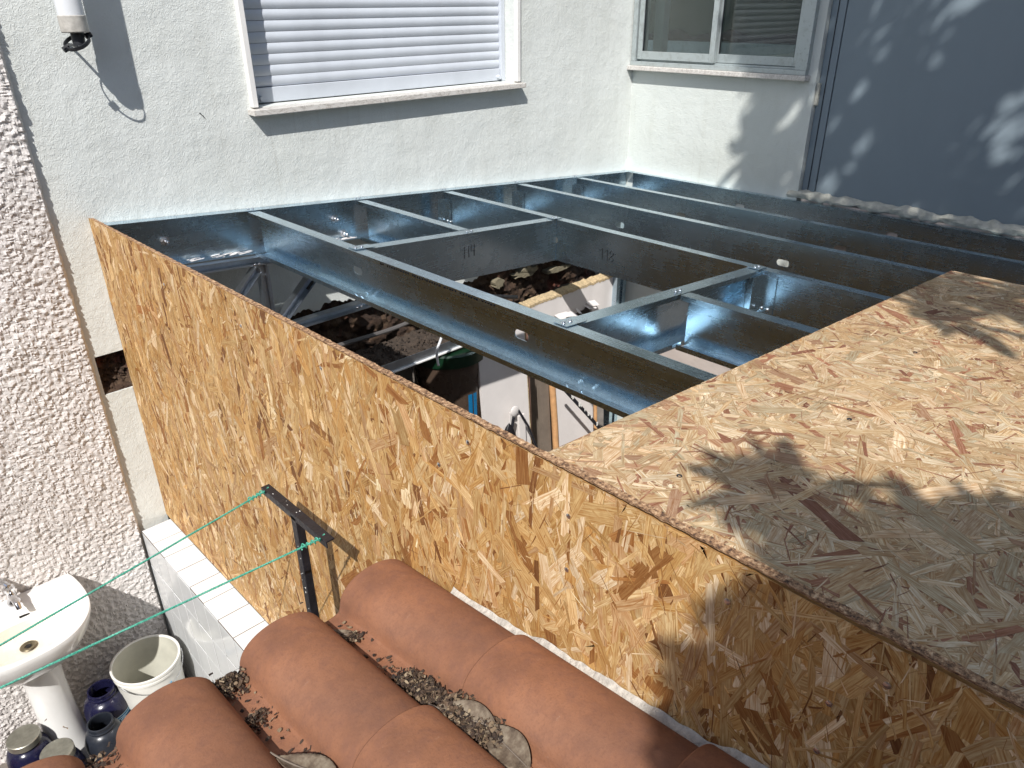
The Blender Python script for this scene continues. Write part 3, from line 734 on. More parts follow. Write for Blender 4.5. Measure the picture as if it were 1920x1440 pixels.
for k in range(46):
    if RNG.random() < 0.2: continue
    y = -0.86-k*0.0105; mb.box((0.4930, y, tilt(0.494)-0.0085-0.002*RNG.random()), (0.4938, y+0.004+0.003*RNG.random(), tilt(0.494)-0.0045))
mb.build('printed_marking', 'ink_k', J1)
# anchor bolts in the wall channel
for x, z in ((0.21, -0.095), (0.866, -0.140), (0.90, -0.205)):
    T = Matrix.Translation((x, -0.0045, z)) @ Matrix.Rotation(math.pi/2, 4, 'X')
    mb = MB(); mb.lathe([(0.0, 0.0), (0.016, 0.0), (0.016, 0.002), (0.0075, 0.002)], n=20, T=T)
    mb.lathe([(0.0105, 0.002), (0.0105, 0.010), (0.005, 0.011)], n=6, T=T); mb.lathe([(0.0055, 0.010), (0.0055, 0.030), (0.004, 0.032), (0.0, 0.032)], n=12, T=T)
    mb.build('anchor_bolt', 'screw', ledA)
mb = MB()
for k in range(60):
    x = RNG.choice([RNG.uniform(0.26, 0.50), RNG.uniform(0.80, 0.94)]); y = RNG.uniform(-0.042, -0.008); z = tilt(x)-H+0.0062+0.0004*k/10; a = RNG.uniform(0.004, 0.022); b = RNG.uniform(0.001, 0.005)
    mb.quad((x-a, y-b, z), (x+a*0.7, y-b*0.6, z+0.0006), (x+a, y+b*0.7, z+0.0009), (x-a*0.6, y+b, z+0.0003))
mb.build('plaster_crumbs', 'board', ledA)

# ------------------------------------------------------------------ light steel truss under the channel
tr = empty('steel_truss', (0.5, -0.05, -0.52), 'dark steel lattice bracket of thin profiles below the wall channel', 'truss')
def bar(name, a, b, w, parent, mat='steel_raw', d=0.036, yc=-0.07):
    a = Vector((a[0], yc, a[1])); b = Vector((b[0], yc, b[1])); t = (b-a).normalized(); n_ = Vector((t.z, 0, -t.x)); 
    mb = MB(); th = 0.0025
    def bx(o0, o1, y0, y1):
        ps = [a+n_*o0, a+n_*o1, b+n_*o1, b+n_*o0]
        mb.loft([[tuple(p+Vector((0, y, 0))) for p in ps] for y in (y0, y1)], True, (True, True))
    bx(-w/2, w/2, d/2-th, d/2); bx(-w/2, -w/2+th, -d/2, d/2-th); bx(w/2-th, w/2, -d/2, d/2-th)
    return mb.build(name, mat, parent)
bar('top_chord', (0.03, -0.176), (0.60, -0.222), 0.030, tr, yc=-0.062)
bar('post', (0.506, -0.238), (0.506, -0.48), 0.034, tr)
bar('diagonal_brace', (0.486, -0.240), (0.245, -0.47), 0.030, tr, yc=-0.072)
dg = bar('diagonal_brace', (0.775, -0.262), (0.530, -0.478), 0.038, tr, yc=-0.066)
bar('bottom_chord', (0.20, -0.502), (1.06, -0.497), 0.032, tr, yc=-0.062)
MB().tube([(0.665, -0.0865, -0.362), (0.700, -0.0865, -0.331)], 0.006, 8).build('slot', 'dark', dg)
for x, z in ((0.475, -0.222), (0.492, -0.223), (0.88, -0.497), (0.90, -0.497)): screw_head(tr, (x, -0.083, z), (0, -1, 0))

# ------------------------------------------------------------------ tracks, torn partition and things in the room below
tk = empty('partition_track', (0.85, -0.15, -0.76), 'horizontal steel partition track covered with rubble dust in the dark', 'track')
mb = MB(); mb.box((0.15, -0.21, -0.752), (1.42, -0.01, -0.748)); mb.box((0.15, -0.214, -0.766), (1.42, -0.2105, -0.722)); mb.build('channel', 'steel_raw', tk)
Bx((0.15, -0.222, -0.768), (1.42, -0.215, -0.762)).build('edge_trim', 'patch', tk)
def dirt(u, v):
    x = 0.15+1.26*u; y = -0.205+0.195*v
    return (x, y, -0.742+0.016*noise.noise((x*14, y*14, 1))+0.010*noise.noise((x*50, y*50, 2))+0.02*v)
tag(MB().grid(dirt, 160, 26).build('dust_layer', 'soil', tk, True), kind='stuff')
mb = MB()
for k in range(420):
    x, y = RNG.uniform(0.2, 1.40), RNG.uniform(-0.20, -0.03); s = RNG.uniform(0.002, 0.008)
    T = Matrix.Translation((x, y, -0.732+0.02*(y+0.2)/0.2)) @ Matrix.Rotation(RNG.uniform(0, 6), 4, Vector((RNG.random(), RNG.random(), 0.3)).normalized())
    mb.box((-s, -s*0.8, -s*0.6), (s, s*0.7, s*0.6), T)
tag(mb.build('rubble', 'soil', tk), kind='stuff')
def cable(name, pts, r, mat, label):
    # smooth catmull-like sampling
    P = [Vector(p) for p in pts]; out = []
    for i in range(len(P)-1):
        p0 = P[max(i-1, 0)]; p1 = P[i]; p2 = P[i+1]; p3 = P[min(i+2, len(P)-1)]
        for k in range(10):
            t = k/10; out.append(0.5*((2*p1)+(p2-p0)*t+(2*p0-5*p1+4*p2-p3)*t*t+(3*p1-p0-3*p2+p3)*t**3))
    out.append(P[-1])
    o = MB().tube(out, r, 8).build(name, mat, None, True, at=tuple(P[0])); return tag(o, label, 'cable')
cable('conduit', [(0.3, -0.03, -0.70), (0.7, -0.04, -0.655), (1.1, -0.03, -0.665), (1.5, -0.02, -0.64), (1.85, -0.03, -0.72)], 0.010, 'cable_k', 'grey conduit sagging along the broken masonry')
cable('white_cable', [(1.165, -0.305, -0.50), (1.16, -0.30, -0.58), (1.135, -0.30, -0.645), (1.108, -0.30, -0.70), (1.112, -0.30, -0.765)], 0.0055, 'cable', 'short white cable end hanging in front of the green lid')
# torn plasterboard on the right
pb = empty('torn_plasterboard', (2.1, -0.02, -1.0), 'torn white plasterboard strip lit by the sun below the hatch', 'plasterboard')
mb = MB(); mi = MB(); prev = None
for k in range(181):
    x = 1.44+1.20*k/180
    zt = -0.79+0.012*noise.noise((x*30, 1, 0))+0.006*noise.noise((x*110, 1, 0)) + 0.03*max(0, 1.75-x)
    zb = np.interp(x, [1.44, 1.58, 1.66, 1.78, 1.95, 2.10, 2.38, 2.44, 2.48, 2.64], [-0.86, -0.90, -1.02, -0.96, -1.00, -0.945, -0.93, -0.90, -1.25, -1.30])
    zb += 0.016*noise.noise((x*26, 7, 0))+0.008*noise.noise((x*90, 7, 0))
    yy = -0.03-0.010*noise.noise((x*7, 3, 3))
    if prev:
        px, pzt, pzb, py = prev
        mb.quad((px, py, pzb), (x, yy, zb), (x, yy, zt), (px, py, pzt)); mb.quad((px, py+0.014, pzb), (x, yy+0.014, zb), (x, yy, zb), (px, py, pzb))
        mi.quad((px, py-0.001, pzt), (x, yy-0.001, zt), (x, yy+0.05, zt+0.012), (px, py+0.05, pzt+0.012))
        mi.quad((px, py-0.002, pzt-0.012), (x, yy-0.002, zt-0.012-0.006*noise.noise((x*60, 0, 0))), (x, yy-0.002, zt+0.001), (px, py-0.002, pzt+0.001))
    prev = (x, zt, zb, yy)
mb.build('sheet', 'board', pb); mi.build('torn_edge', 'insul', pb)
mb = MB()
for k in range(26):
    x = RNG.uniform(1.55, 2.45); z = np.interp(x, [1.5, 2.4], [-0.97, -0.92])+RNG.uniform(-0.012, 0.02); w = RNG.uniform(0.015, 0.05)
    mb.quad((x-w, -0.034, z+0.02), (x+w*0.6, -0.036, z+0.014), (x+w, -0.062, z-0.012), (x-w*0.3, -0.056, z-0.006))
mb.build('torn_paper', 'board', pb)
Bx((1.5, 0.07, -1.82), (2.60, 0.078, -0.86)).build('backing', 'plank', pb)
st = empty('steel_stud', (2.66, -0.02, -1.82), 'upright galvanised stud in the corner under the roof frame', 'stud')
for x in (2.63, 2.685): Bx((x, -0.06, -1.82), (x+0.030, -0.02, tilt(2.66)-H-0.01)).build('profile', 'steel', st)
# white filler patch and studs on the lower side wall
pp = MB(); pp.prism([(X1-0.004, -0.62+0.075*math.cos(a)*(1+0.3*noise.noise((a*2, 1, 0))), -1.19+0.055*math.sin(a)*(1+0.4*noise.noise((a*2.4, 4, 0)))) for a in np.linspace(0, 2*math.pi, 40)[:-1]], (0.0035, 0, 0))
pp.build('filler_patch', 'patch', house)
Bx((X1-0.006, -1.0, -1.80), (X1-0.002, -0.245, -1.0)).build('plaster_panel', 'plaster', house)
lb = empty('leaning_board', (1.52, -0.28, -1.82), 'white plasterboard offcut leaning upright in the room below', 'board')
def lean(x0, x1, z0, z1, y0, y1, t, name, mat, parent):
    mb = MB(); mb.loft([[(x0, y0, z0), (x1, y0, z0), (x1, y0+t, z0), (x0, y0+t, z0)], [(x0, y1, z1), (x1, y1, z1), (x1, y1+t, z1), (x0, y1+t, z1)]], True, (True, True)); return mb.build(name, mat, parent)
lean(1.372, 1.672, -1.81, -0.66, -0.34, -0.25, 0.013, 'sheet', 'board', lb)
lean(1.672, 1.679, -1.80, -0.665, -0.339, -0.249, 0.012, 'torn_edge', 'insul', lb)
tl = empty('folding_tool', (1.53, -0.33, -1.35), 'white hinged two-legged tool hung on the leaning board', 'tool')
MB().lathe([(0, 0), (0.022, 0), (0.026, 0.004), (0.026, 0.010), (0.018, 0.014), (0, 0.014)], n=24, T=Matrix.Translation((1.535, -0.325, -1.14)) @ Matrix.Rotation(math.pi/2, 4, 'X')).build('hub', 'board', tl, True)
lean(1.505, 1.520, -1.34, -1.14, -0.335, -0.330, 0.006, 'leg', 'board', tl)
MB().tube([(1.555, -0.335, -1.14), (1.60, -0.36, -1.24), (1.66, -0.37, -1.40)], 0.006, 8).build('leg', 'black', tl)
MB().tube([(1.515, -0.345, -1.16), (1.478, -0.35, -1.30)], 0.008, 8).build('bracket', 'black', tl)
lean(1.560, 1.600, -1.40, -1.18, -0.35, -0.335, 0.012, 'blade', 'board', tl)
wl_ = empty('plasterboard_offcut', (2.0, -0.2, -1.82), 'bright white panel standing behind the wooden poles', 'board')
lean(1.905, 2.19, -1.81, -0.90, -0.32, -0.24, 0.02, 'sheet', 'board', wl_)
pk = empty('brown_plank', (1.78, -0.3, -1.82), 'grey-brown slotted plank standing beside the wooden pole', 'plank')
lean(1.745, 1.80, -1.81, -0.80, -0.36, -0.28, 0.03, 'plank', 'plank', pk); MB().tube([(1.768, -0.306, -1.02), (1.769, -0.311, -1.07)], 0.006, 8).build('slot', 'dark', pk)
pk2 = empty('dark_plank', (1.71, -0.3, -1.82), 'narrow dark plank squeezed beside the leaning plasterboard', 'plank')
lean(1.690, 1.735, -1.81, -0.80, -0.28, -0.22, 0.03, 'plank', 'brown', pk2)
def pole(name, pts, r, mat, label):
    o = MB().tube(pts, r, 12).build(name, mat, None, True, at=tuple(pts[0])); return tag(o, label, 'pole')
pole('wooden_pole', [(1.835, -0.36, -1.81), (1.822, -0.33, -1.3), (1.805, -0.29, -0.80)], 0.017, 'wood', 'thick upright wooden pole in the room below')
pole('wooden_pole', [(2.13, -0.38, -1.81), (2.122, -0.35, -1.3), (2.118, -0.32, -0.95)], 0.010, 'wood', 'thin wooden pole in front of the white panel')
bp_ = pole('black_pole', [(1.845, -0.38, -1.125), (2.14, -0.44, -1.50), (2.35, -0.50, -1.81)], 0.0095, 'black', 'paint-flecked black pole slanting across the white panel')
mb = MB()
for k in range(14):
    t = RNG.random(); p = Vector((1.845, -0.38, -1.125)).lerp(Vector((2.14, -0.44, -1.50)), t); s = RNG.uniform(0.002, 0.005)
    mb.box((p.x-s, p.y-0.0105, p.z-s*2+0.004), (p.x+s, p.y-0.006, p.z+s*2+0.004))
mb.build('paint_flecks', 'fleck', bp_)
wp = empty('wrapped_pail', (1.30, 0.0, -1.82), 'large film-wrapped pail with a green lid in the dark room', 'pail')
MB().lathe([(0.0, 0), (0.150, 0), (0.168, 1.0), (0.0, 1.0)], c=(1.33, -0.10, -1.82), n=48).build('body', 'wrap', wp, True)
MB().lathe([(0.178, 0.0), (0.180, 0.055), (0.172, 0.062), (0.14, 0.058), (0.0, 0.060)], c=(1.33, -0.10, -0.842), n=48).build('lid', 'green', wp, True)
mb = MB()
for a0, a1, z0, z1 in ((-1.75, -1.62, -1.35, -0.99), (-1.58, -1.46, -1.35, -0.99)):
    mb.loft([[(1.33+0.171*math.cos(a), -0.10+0.171*math.sin(a), z) for a in np.linspace(a0, a1, 8)] for z in (z0, z1)], False)
mb.build('label', 'label', wp)
mb = MB()
for k in range(9):
    z = -0.93-k*0.03; mb.loft([[(1.33+0.171*math.cos(a), -0.10+0.171*math.sin(a), zz) for a in np.linspace(-1.25, -0.95, 8)] for zz in (z, z+0.010)], False)
mb.build('printed_lines', 'gasket', wp)
for (x, y, r, h, nm, lab) in ((1.02, 0.0, 0.14, 0.93, 'storage_drum', 'dark brown drum left of the wrapped pail'),):
    o = MB().lathe([(0.0, 0), (r, 0), (r*1.02, h*0.33), (r, h*0.34), (r*1.02, h*0.66), (r, h*0.67), (r*0.98, h), (0, h)], c=(x, y, -1.82), n=40).build(nm, 'plank', None, True, at=(x, y, -1.82)); tag(o, lab, 'drum')
sk = MB(); sk.grid(lambda u, v: (1.375+0.075*math.cos(u*2*math.pi)*math.sin(v*math.pi)**0.6*(1+0.15*noise.noise((u*6, v*5, 1))), -0.46+0.06*math.sin(u*2*math.pi)*math.sin(v*math.pi)**0.6, -1.80+0.71*v-0.02*noise.noise((u*5, v*5, 4))), 30, 24)
tag(sk.build('black_bag', 'sack', None, True, at=(1.37, -0.46, -1.82)), 'glossy black bag in front of the leaning plasterboard', 'bag')
# closing walls of the room under the new roof
Bx((0.02, -3.25, -1.82), (X1+0.05, -3.15, -0.30)).build('rear_wall', 'plaster', house)

# ------------------------------------------------------------------ drain pipe
pi = empty('drain_pipe', (0.062, -0.10, 0.55), 'white plastic downpipe ending high on the stucco wall', 'pipe')
MB().lathe([(0.030, 0.590), (0.0338, 0.590), (0.0338, 3.0)], c=(0.062, -0.10, 0), n=40).build('pipe', 'pvc', pi, True)
MB().lathe([(0.026, 0.548), (0.0330, 0.548), (0.0355, 0.551), (0.0355, 0.5895), (0.0335, 0.592)], c=(0.062, -0.10, 0), n=40).build('collar', 'pvc_d', pi, True)
MB().lathe([(0.0, 0.515), (0.016, 0.515), (0.018, 0.56), (0.0, 0.56)], c=(0.066, -0.098, 0), n=24).build('stub', 'iron', pi, True)
T = Matrix.Translation((0.060, -0.100, 0.524)) @ Matrix.Rotation(math.radians(-26), 4, 'Y') @ Matrix.Rotation(math.radians(18), 4, 'X')
rg = MB(); N = 48
rg.loft([[tuple(T @ Vector((rr*math.cos(2*math.pi*j/N), rr*math.sin(2*math.pi*j/N), zz))) for j in range(N)] for rr, zz in ((0.033, -0.005), (0.036, -0.005), (0.036, 0.005), (0.033, 0.005), (0.033, -0.005))])
rg = rg.build('clamp_ring', 'iron', pi, True)
for s in (-1, 1):
    MB().box((s*0.036-0.008, -0.006, -0.006), (s*0.036+0.010, 0.006, 0.006), T).build('clamp_lug', 'black', rg)
MB().tube([(0.066, -0.08, 0.51), (0.066, -0.03, 0.515), (0.066, 0.0, 0.515)], 0.004, 8).build('wall_rod', 'iron', pi)

# ------------------------------------------------------------------ tiled half wall
hw = empty('tiled_half_wall', (-0.053, -0.9, -1.82), 'low half wall faced with white glazed tiles below the upright board', 'half wall')
Bx((-0.1079, -1.75, -1.82), (0.02, -0.032, -1.1243)).build('core', 'grout', hw)
tp = 0.1055; me_c = None
def tile_obj(a, b, name='tile'):
    return Bx(a, b).build(name, 'glaze', hw, bevel=0.0012)
for k in range(16):
    y1 = -0.033-k*tp
    if me_c is None: me_c = tile_obj((-0.1075, y1-tp+0.0032, -1.1315), (-0.0015, y1, -1.1235))
    else:
        c = me_c.copy(); COL.objects.link(c); c.parent = hw; c.location = (-abs(RNG.normal(0, 0.0004)), -k*tp, abs(RNG.normal(0, 0.0004)))
me_s = None; vh = 0.15
for r_ in range(5):
    for k in range(16):
        y1 = -0.033-k*tp-(0.0); z1 = -1.1328-r_*vh
        z0 = max(-1.82, z1-vh+0.0032)
        if me_s is None: me_s = tile_obj((-0.1085, y1-tp+0.0032, z1-vh+0.0032), (-0.1012, y1, z1))
        else:
            if r_ == 4 and False: continue
            c = me_s.copy(); COL.objects.link(c); c.parent = hw; c.location = (-abs(RNG.normal(0, 0.0004)), -k*tp, -r_*vh)
            c.rotation_euler = (0, RNG.normal(0, 0.0), 0)

# ------------------------------------------------------------------ washbasin
bc = Vector((-0.565, -0.20, -1.165))
sk_ = empty('pedestal_basin', (-0.56, -0.16, -1.82), 'old white pedestal washbasin against the roughcast wall', 'washbasin')
def rim(k, dz, cx=0, cy=0):
    half = [(0, -0.375), (0.06, -0.373), (0.115, -0.355), (0.155, -0.325), (0.185, -0.285), (0.203, -0.24), (0.211, -0.19), (0.211, -0.13), (0.206, -0.075), (0.199, -0.035), (0.185, -0.026), (0.10, -0.026)]
    full = [(x, y) for x, y in half]+[(0, -0.026)]+[(-x, y) for x, y in half[::-1][:-1]]
    # chaikin smoothing
    for _ in range(2):
        f2 = []
        for i in range(len(full)):
            a, b = full[i], full[(i+1) % len(full)]
            f2 += [(a[0]*.75+b[0]*.25, a[1]*.75+b[1]*.25), (a[0]*.25+b[0]*.75, a[1]*.25+b[1]*.75)]
        full = f2
    return [(-0.565+cx+x*k, -0.20+cy+(y+0.20)*k, -1.165+dz) for x, y in full]
def oval(a, b, cy, z):
    n = len(rim(1, 0)); out = []
    for p in rim(1, 0):
        dx, dy = p[0]+0.565, p[1]+0.20
        an = math.atan2(dy/0.175, dx/0.21); out.append((-0.565+a*math.cos(an), cy+b*math.sin(an), z))
    return out
outer = [rim(0.40, -0.185, 0, 0.03), rim(0.55, -0.160, 0, 0.02), rim(0.78, -0.11, 0, 0.01), rim(0.93, -0.055), rim(0.985, -0.022), rim(1.0, -0.008), rim(0.992, 0.0), rim(0.965, 0.002),
         oval(0.183, 0.128, -0.225, -1.166), oval(0.172, 0.118, -0.222, -1.178), oval(0.155, 0.104, -0.215, -1.215), oval(0.12, 0.080, -0.205, -1.248), oval(0.07, 0.05, -0.195, -1.258)]
MB().loft(outer[:11], True, (True, False)).build('basin', 'porcelain', sk_, True)
MB().loft([oval(0.1548, 0.1038, -0.215, -1.2145)]+outer[11:]+[oval(0.022, 0.022, -0.190, -1.262)], True, (False, True)).build('bowl_floor', 'scum', sk_, True)
MB().lathe([(0.0, -0.003), (0.010, -0.003), (0.012, 0.001), (0.022, 0.003), (0.026, 0.0)], c=(-0.560, -0.190, -1.2575), n=28).build('drain', 'brass', sk_, True)
MB().lathe([(0.0, 0.0), (0.009, 0.0)], c=(-0.560, -0.190, -1.2565), n=16).build('drain_hole', 'dark', sk_)
MB().tube([(-0.550, -0.1065, -1.196), (-0.520, -0.1085, -1.196)], 0.0045, 8).build('overflow_slot', 'dark', sk_, True)
MB().tube([(-0.60, -0.24, -1.2555), (-0.59, -0.247, -1.2535), (-0.578, -0.243, -1.2545), (-0.565, -0.25, -1.253)], 0.0018, 6).build('hair_debris', 'dark', sk_)
MB().lathe([(0.098, -1.335), (0.085, -1.33), (0.066, -1.36), (0.060, -1.45), (0.060, -1.58), (0.066, -1.70), (0.084, -1.79), (0.092, -1.82)], c=(-0.553, -0.15, 0), n=40, sy=0.95).build('pedestal', 'porcelain', sk_, True)
MB().lathe([(0.10, -1.29), (0.085, -1.34)], c=(-0.553, -0.155, 0), n=40).build('pedestal_collar', 'porcelain', sk_, True)
fa = MB(); fa.lathe([(0.022, 0.0), (0.020, 0.012), (0.015, 0.02), (0.014, 0.05), (0.018, 0.058), (0.017, 0.066), (0.0, 0.070)], c=(-0.545, -0.062, -1.166), n=24)
fa = fa.build('tap', 'chrome', sk_, True)
MB().tube([(-0.545, -0.066, -1.128), (-0.544, -0.105, -1.122), (-0.543, -0.132, -1.128), (-0.543, -0.140, -1.142)], [0.012, 0.011, 0.010, 0.009], 14).build('spout', 'chrome', fa, True)
MB().tube([(-0.545, -0.058, -1.098), (-0.556, -0.030, -1.082), (-0.566, -0.010, -1.076)], [0.010, 0.008, 0.006], 12).build('lever', 'chrome', fa, True)

# ------------------------------------------------------------------ pail and jars
FZ = -1.82
pl = empty('plastic_bucket', (-0.247, -0.195, FZ), 'white plastic bucket with wire handle beside the tiled half wall', 'bucket')
bcx, bcy, bh, br = -0.252, -0.205, 0.285, 0.117
MB().lathe([(0.0, 0.0), (0.098, 0.0), (0.102, 0.01), (br-0.004, bh-0.03)], c=(bcx, bcy, FZ), n=56).build('body', 'pail', pl, True)
MB().lathe([(br-0.004, bh-0.032), (br+0.001, bh-0.028), (br+0.001, bh-0.018), (br-0.002, bh-0.016), (br+0.003, bh-0.010), (br+0.003, bh), (br-0.003, bh+0.001), (br-0.006, bh-0.002)], c=(bcx, bcy, FZ), n=56).build('rim', 'pail', pl, True)
MB().lathe([(br-0.006, bh-0.002), (0.100, 0.012), (0.0, 0.012)], c=(bcx, bcy, FZ), n=56).build('inside', 'pail_in', pl, True)
MB().lathe([(0.092, 0.0), (0.05, 0.006), (0.0, 0.003)], c=(bcx, bcy, FZ+0.05), n=40).build('dried_mortar', 'sludge', pl, True)
hp = []
for k in range(25):
    a = math.radians(200+150*k/24); s = math.sin(math.pi*k/24)
    hp.append((bcx+(br+0.005)*math.cos(a), bcy+(br+0.005)*math.sin(a), FZ+bh-0.02-0.045*s))
MB().tube(hp, 0.0018, 6).build('wire_handle', 'screw', pl)
def cyl(c, r, a0, z0, sx, sz):
    return lambda u, v: (c[0]+r*math.cos(a0+u*sx/r), c[1]+r*math.sin(a0+u*sx/r), z0+v*sz)
P = cyl((bcx, bcy), 0.1135, math.radians(258), FZ+0.195, 0.02, 0.028)
strokes(pl, [[(0, 0), (0, 1)], [(0.5, 0.6), (0.02, 0.3), (0.5, 0)], [(1.6, 0), (1.6, 0.62), (1.9, 0.62)], [(2.2, 0.62), (2.25, 0.05), (2.6, 0.05), (2.65, 0.62)], [(3.3, 1), (3.1, 0.9), (3.1, 0)], [(2.95, 0.6), (3.3, 0.6)]], P, 0.0016, 'ink_b', 'lettering')
def jar(x, y, r, h, neck, mat, label, lid=False, lab=False, fill='dark'):
    e = empty('plastic_jar', (x, y, FZ), label, 'jar', 'dark jars beside the washbasin')
    prof = [(0.0, 0), (r*0.94, 0), (r, 0.012), (r, h*0.62), (r*0.97, h*0.72), (r*0.86, h*0.82), (neck+0.006, h*0.87), (neck, h*0.885), (neck, h*0.92), (neck+0.004, h*0.925), (neck+0.004, h*0.935), (neck, h*0.94), (neck, h), (neck-0.004, h), (neck-0.004, h*0.86), (r*0.85, h*0.75), (r*0.9, h*0.3), (0, h*0.29)]
    MB().lathe(prof, c=(x, y, FZ), n=48).build('body', mat, e, True)
    if lid:
        MB().lathe([(neck+0.004, h*0.925), (neck+0.0065, h*0.93), (neck+0.0065, h+0.006), (neck+0.004, h+0.008), (neck-0.002, h+0.0065), (0.0, h+0.006)], c=(x, y, FZ), n=48).build('lid', 'lid', e, True)
    else:
        MB().lathe([(neck+0.0005, h-0.002), (neck+0.002, h+0.001), (neck-0.003, h+0.002), (neck-0.0045, h-0.002)], c=(x, y, FZ), n=48).build('rim', mat, e, True)
    if lab:
        rr = r+0.0008; a0, a1 = math.radians(225), math.radians(345)
        def strip(z0, z1, m_, nm, q):
            MB().loft([[(x+(rr+q)*math.cos(a), y+(rr+q)*math.sin(a), FZ+z) for a in np.linspace(a0, a1, 24)] for z in (z0, z1)], False).build(nm, m_, e, True)
        strip(0.03, h*0.60, 'label', 'label', 0); strip(h*0.56, h*0.575, 'ink_w', 'label_line', 0.0006); strip(h*0.605, h*0.618, 'ink_w', 'label_line', 0.0006)
        Q = cyl((x, y), rr+0.001, math.radians(285), FZ+h*0.34, 0.035, 0.05)
        strokes(e, [[(0, 0), (0, 1), (0.55, 0.95), (0.65, 0.75), (0.5, 0.55), (0, 0.53)], [(0.5, 0.53), (0.75, 0.35), (0.65, 0.08), (0, 0)]], Q, 0.0028, 'ink_w', 'lettering')
    return e
jar(-0.412, -0.190, 0.074, 0.245, 0.043, 'jar', 'open dark blue jar with a blue label beside the bucket', lab=True)
jar(-0.462, -0.325, 0.064, 0.235, 0.040, 'jar_grey', 'open dusty black jar in front of the blue labelled jar')
jar(-0.668, -0.210, 0.070, 0.235, 0.044, 'jar', 'dark jar with a broad tin lid left of the pedestal', lid=True)
jar(-0.603, -0.350, 0.066, 0.235, 0.044, 'jar', 'tin-lidded dark jar in front of the pedestal foot', lid=True)
o = MB().lathe([(0.0, 0), (0.05, 0), (0.055, 0.18), (0.03, 0.21), (0.0, 0.21)], c=(-0.80, -0.26, FZ), n=32).build('red_bottle', 'red', None, True, at=(-0.80, -0.26, FZ)); tag(o, 'red plastic container at the left edge beside the lidded jars', 'bottle')

# ------------------------------------------------------------------ clothesline
cp = empty('clothesline_post', (-0.11, -1.36, -1.124), 'black iron clothesline post with an angled crossarm', 'clothesline post')
Bx((-0.119, -1.372, -1.124), (-0.101, -1.350, -0.342)).build('upright', 'black', cp, bevel=0.0012)
mb = MB(); mb.box((-0.119, -1.492, -0.337), (-0.100, -1.226, -0.334)); mb.box((-0.119, -1.492, -0.350), (-0.1165, -1.226, -0.3375)); ca = mb.build('crossarm', 'black', cp)
mb = MB()
for k in range(5):
    y = RNG.uniform(-1.47, -1.25); s = RNG.uniform(0.0008, 0.0024); x = RNG.uniform(-0.117, -0.102); mb.box((x-s*.6, y-s, -0.3342), (x+s*.6, y+s, -0.3336))
for k in range(12):
    z = RNG.uniform(-0.7, -0.36); s = RNG.uniform(0.0006, 0.0014); y = RNG.uniform(-1.37, -1.352); mb.box((-0.1197, y-s, z-s), (-0.1188, y+s, z+s))
mb.build('paint_flecks', 'fleck', cp)
def rope(a, b, sag, label):
    a, b = Vector(a), Vector(b); e = empty('green_cord', tuple(a), label, 'cord', 'green clothesline cords')
    L = (b-a).length; n = int(L/0.004); ax = (b-a).normalized(); u = ax.orthogonal().normalized(); w = ax.cross(u)
    for s in range(3):
        pts = []
        for k in range(n+1):
            t = k/n; ph = t*L/0.016*2*math.pi+s*2*math.pi/3
            pts.append(a.lerp(b, t)+Vector((0, 0, -4*sag*t*(1-t)))+(u*math.cos(ph)+w*math.sin(ph))*0.0011)
        MB().tube(pts, 0.00125, 5).build('strand', 'rope', e, True)
    k_ = []
    for j in range(60):
        t = j/59; an = t*2*math.pi*4; p = a.lerp(b, 0.006/L+t*0.038/L); r_ = 0.0042*(1+0.3*math.sin(t*9))
        k_.append(p+(u*math.cos(an)+w*math.sin(an))*r_)
    MB().tube(k_, 0.0015, 6).build('knot', 'rope', e, True)
    MB().tube([a+ax*0.006, a+Vector((0.008, 0.002, 0.004)), a+Vector((0.014, 0, -0.006)), a+Vector((0.004, 0, -0.010)), a+ax*0.008], 0.0017, 6).build('loop', 'rope', e, True)
rope((-0.116, -1.240, -0.338), (-3.15, -1.592, -0.464), 0.008, 'far green cord tied to the upper end of the crossarm')
rope((-0.116, -1.470, -0.338), (-3.15, -1.117, -0.458), 0.008, 'near green cord tied to the lower end of the crossarm')

# ------------------------------------------------------------------ tiled lean-to roof
AL = math.atan(0.154); PT, EX, TL = 0.207, 0.352, 0.43
C0 = -0.676
roof = empty('tiled_roof', (-0.5, -2.2, -0.4), 'lean-to roof of brown terracotta barrel tiles with leaf litter', 'roof')
def tile_mesh():
    me_v = MB(); th = 0.011
    prof = []
    # pan then barrel; x from -PT/2.. local, u uphill, w up
    pan = [(-0.016, 0.016), (-0.010, 0.006), (0.000, 0.001), (0.012, 0.0), (0.030, 0.001), (0.043, 0.004)]
    c, hw_, hh = 0.126, 0.079, 0.055
    bar_ = [(c-hw_*math.cos(a), 0.006+hh*math.sin(a)**0.9) for a in np.linspace(0.10, math.pi-0.06, 22)]
    prof = pan+bar_
    prof = np.array(prof)
    d = np.gradient(prof, axis=0); nn = np.stack([-d[:, 1], d[:, 0]], 1); nn /= np.linalg.norm(nn, axis=1)[:, None]
    inner = prof-nn*th
    ring = np.concatenate([prof, inner[::-1]])
    rings = []
    for t in np.linspace(0, 1, 8):
        u = t*TL; taper = 1-0.05*t; lift = 0.017*(1-t)+0.0
        fl_ = 0.004*max(0, 1-t*12)
        rings.append([(c+(x-c)*taper, u, (w*taper)+lift-fl_*0) for x, w in ring])
    me_v.loft(rings, True, (True, True)); return me_v
tm = tile_mesh()
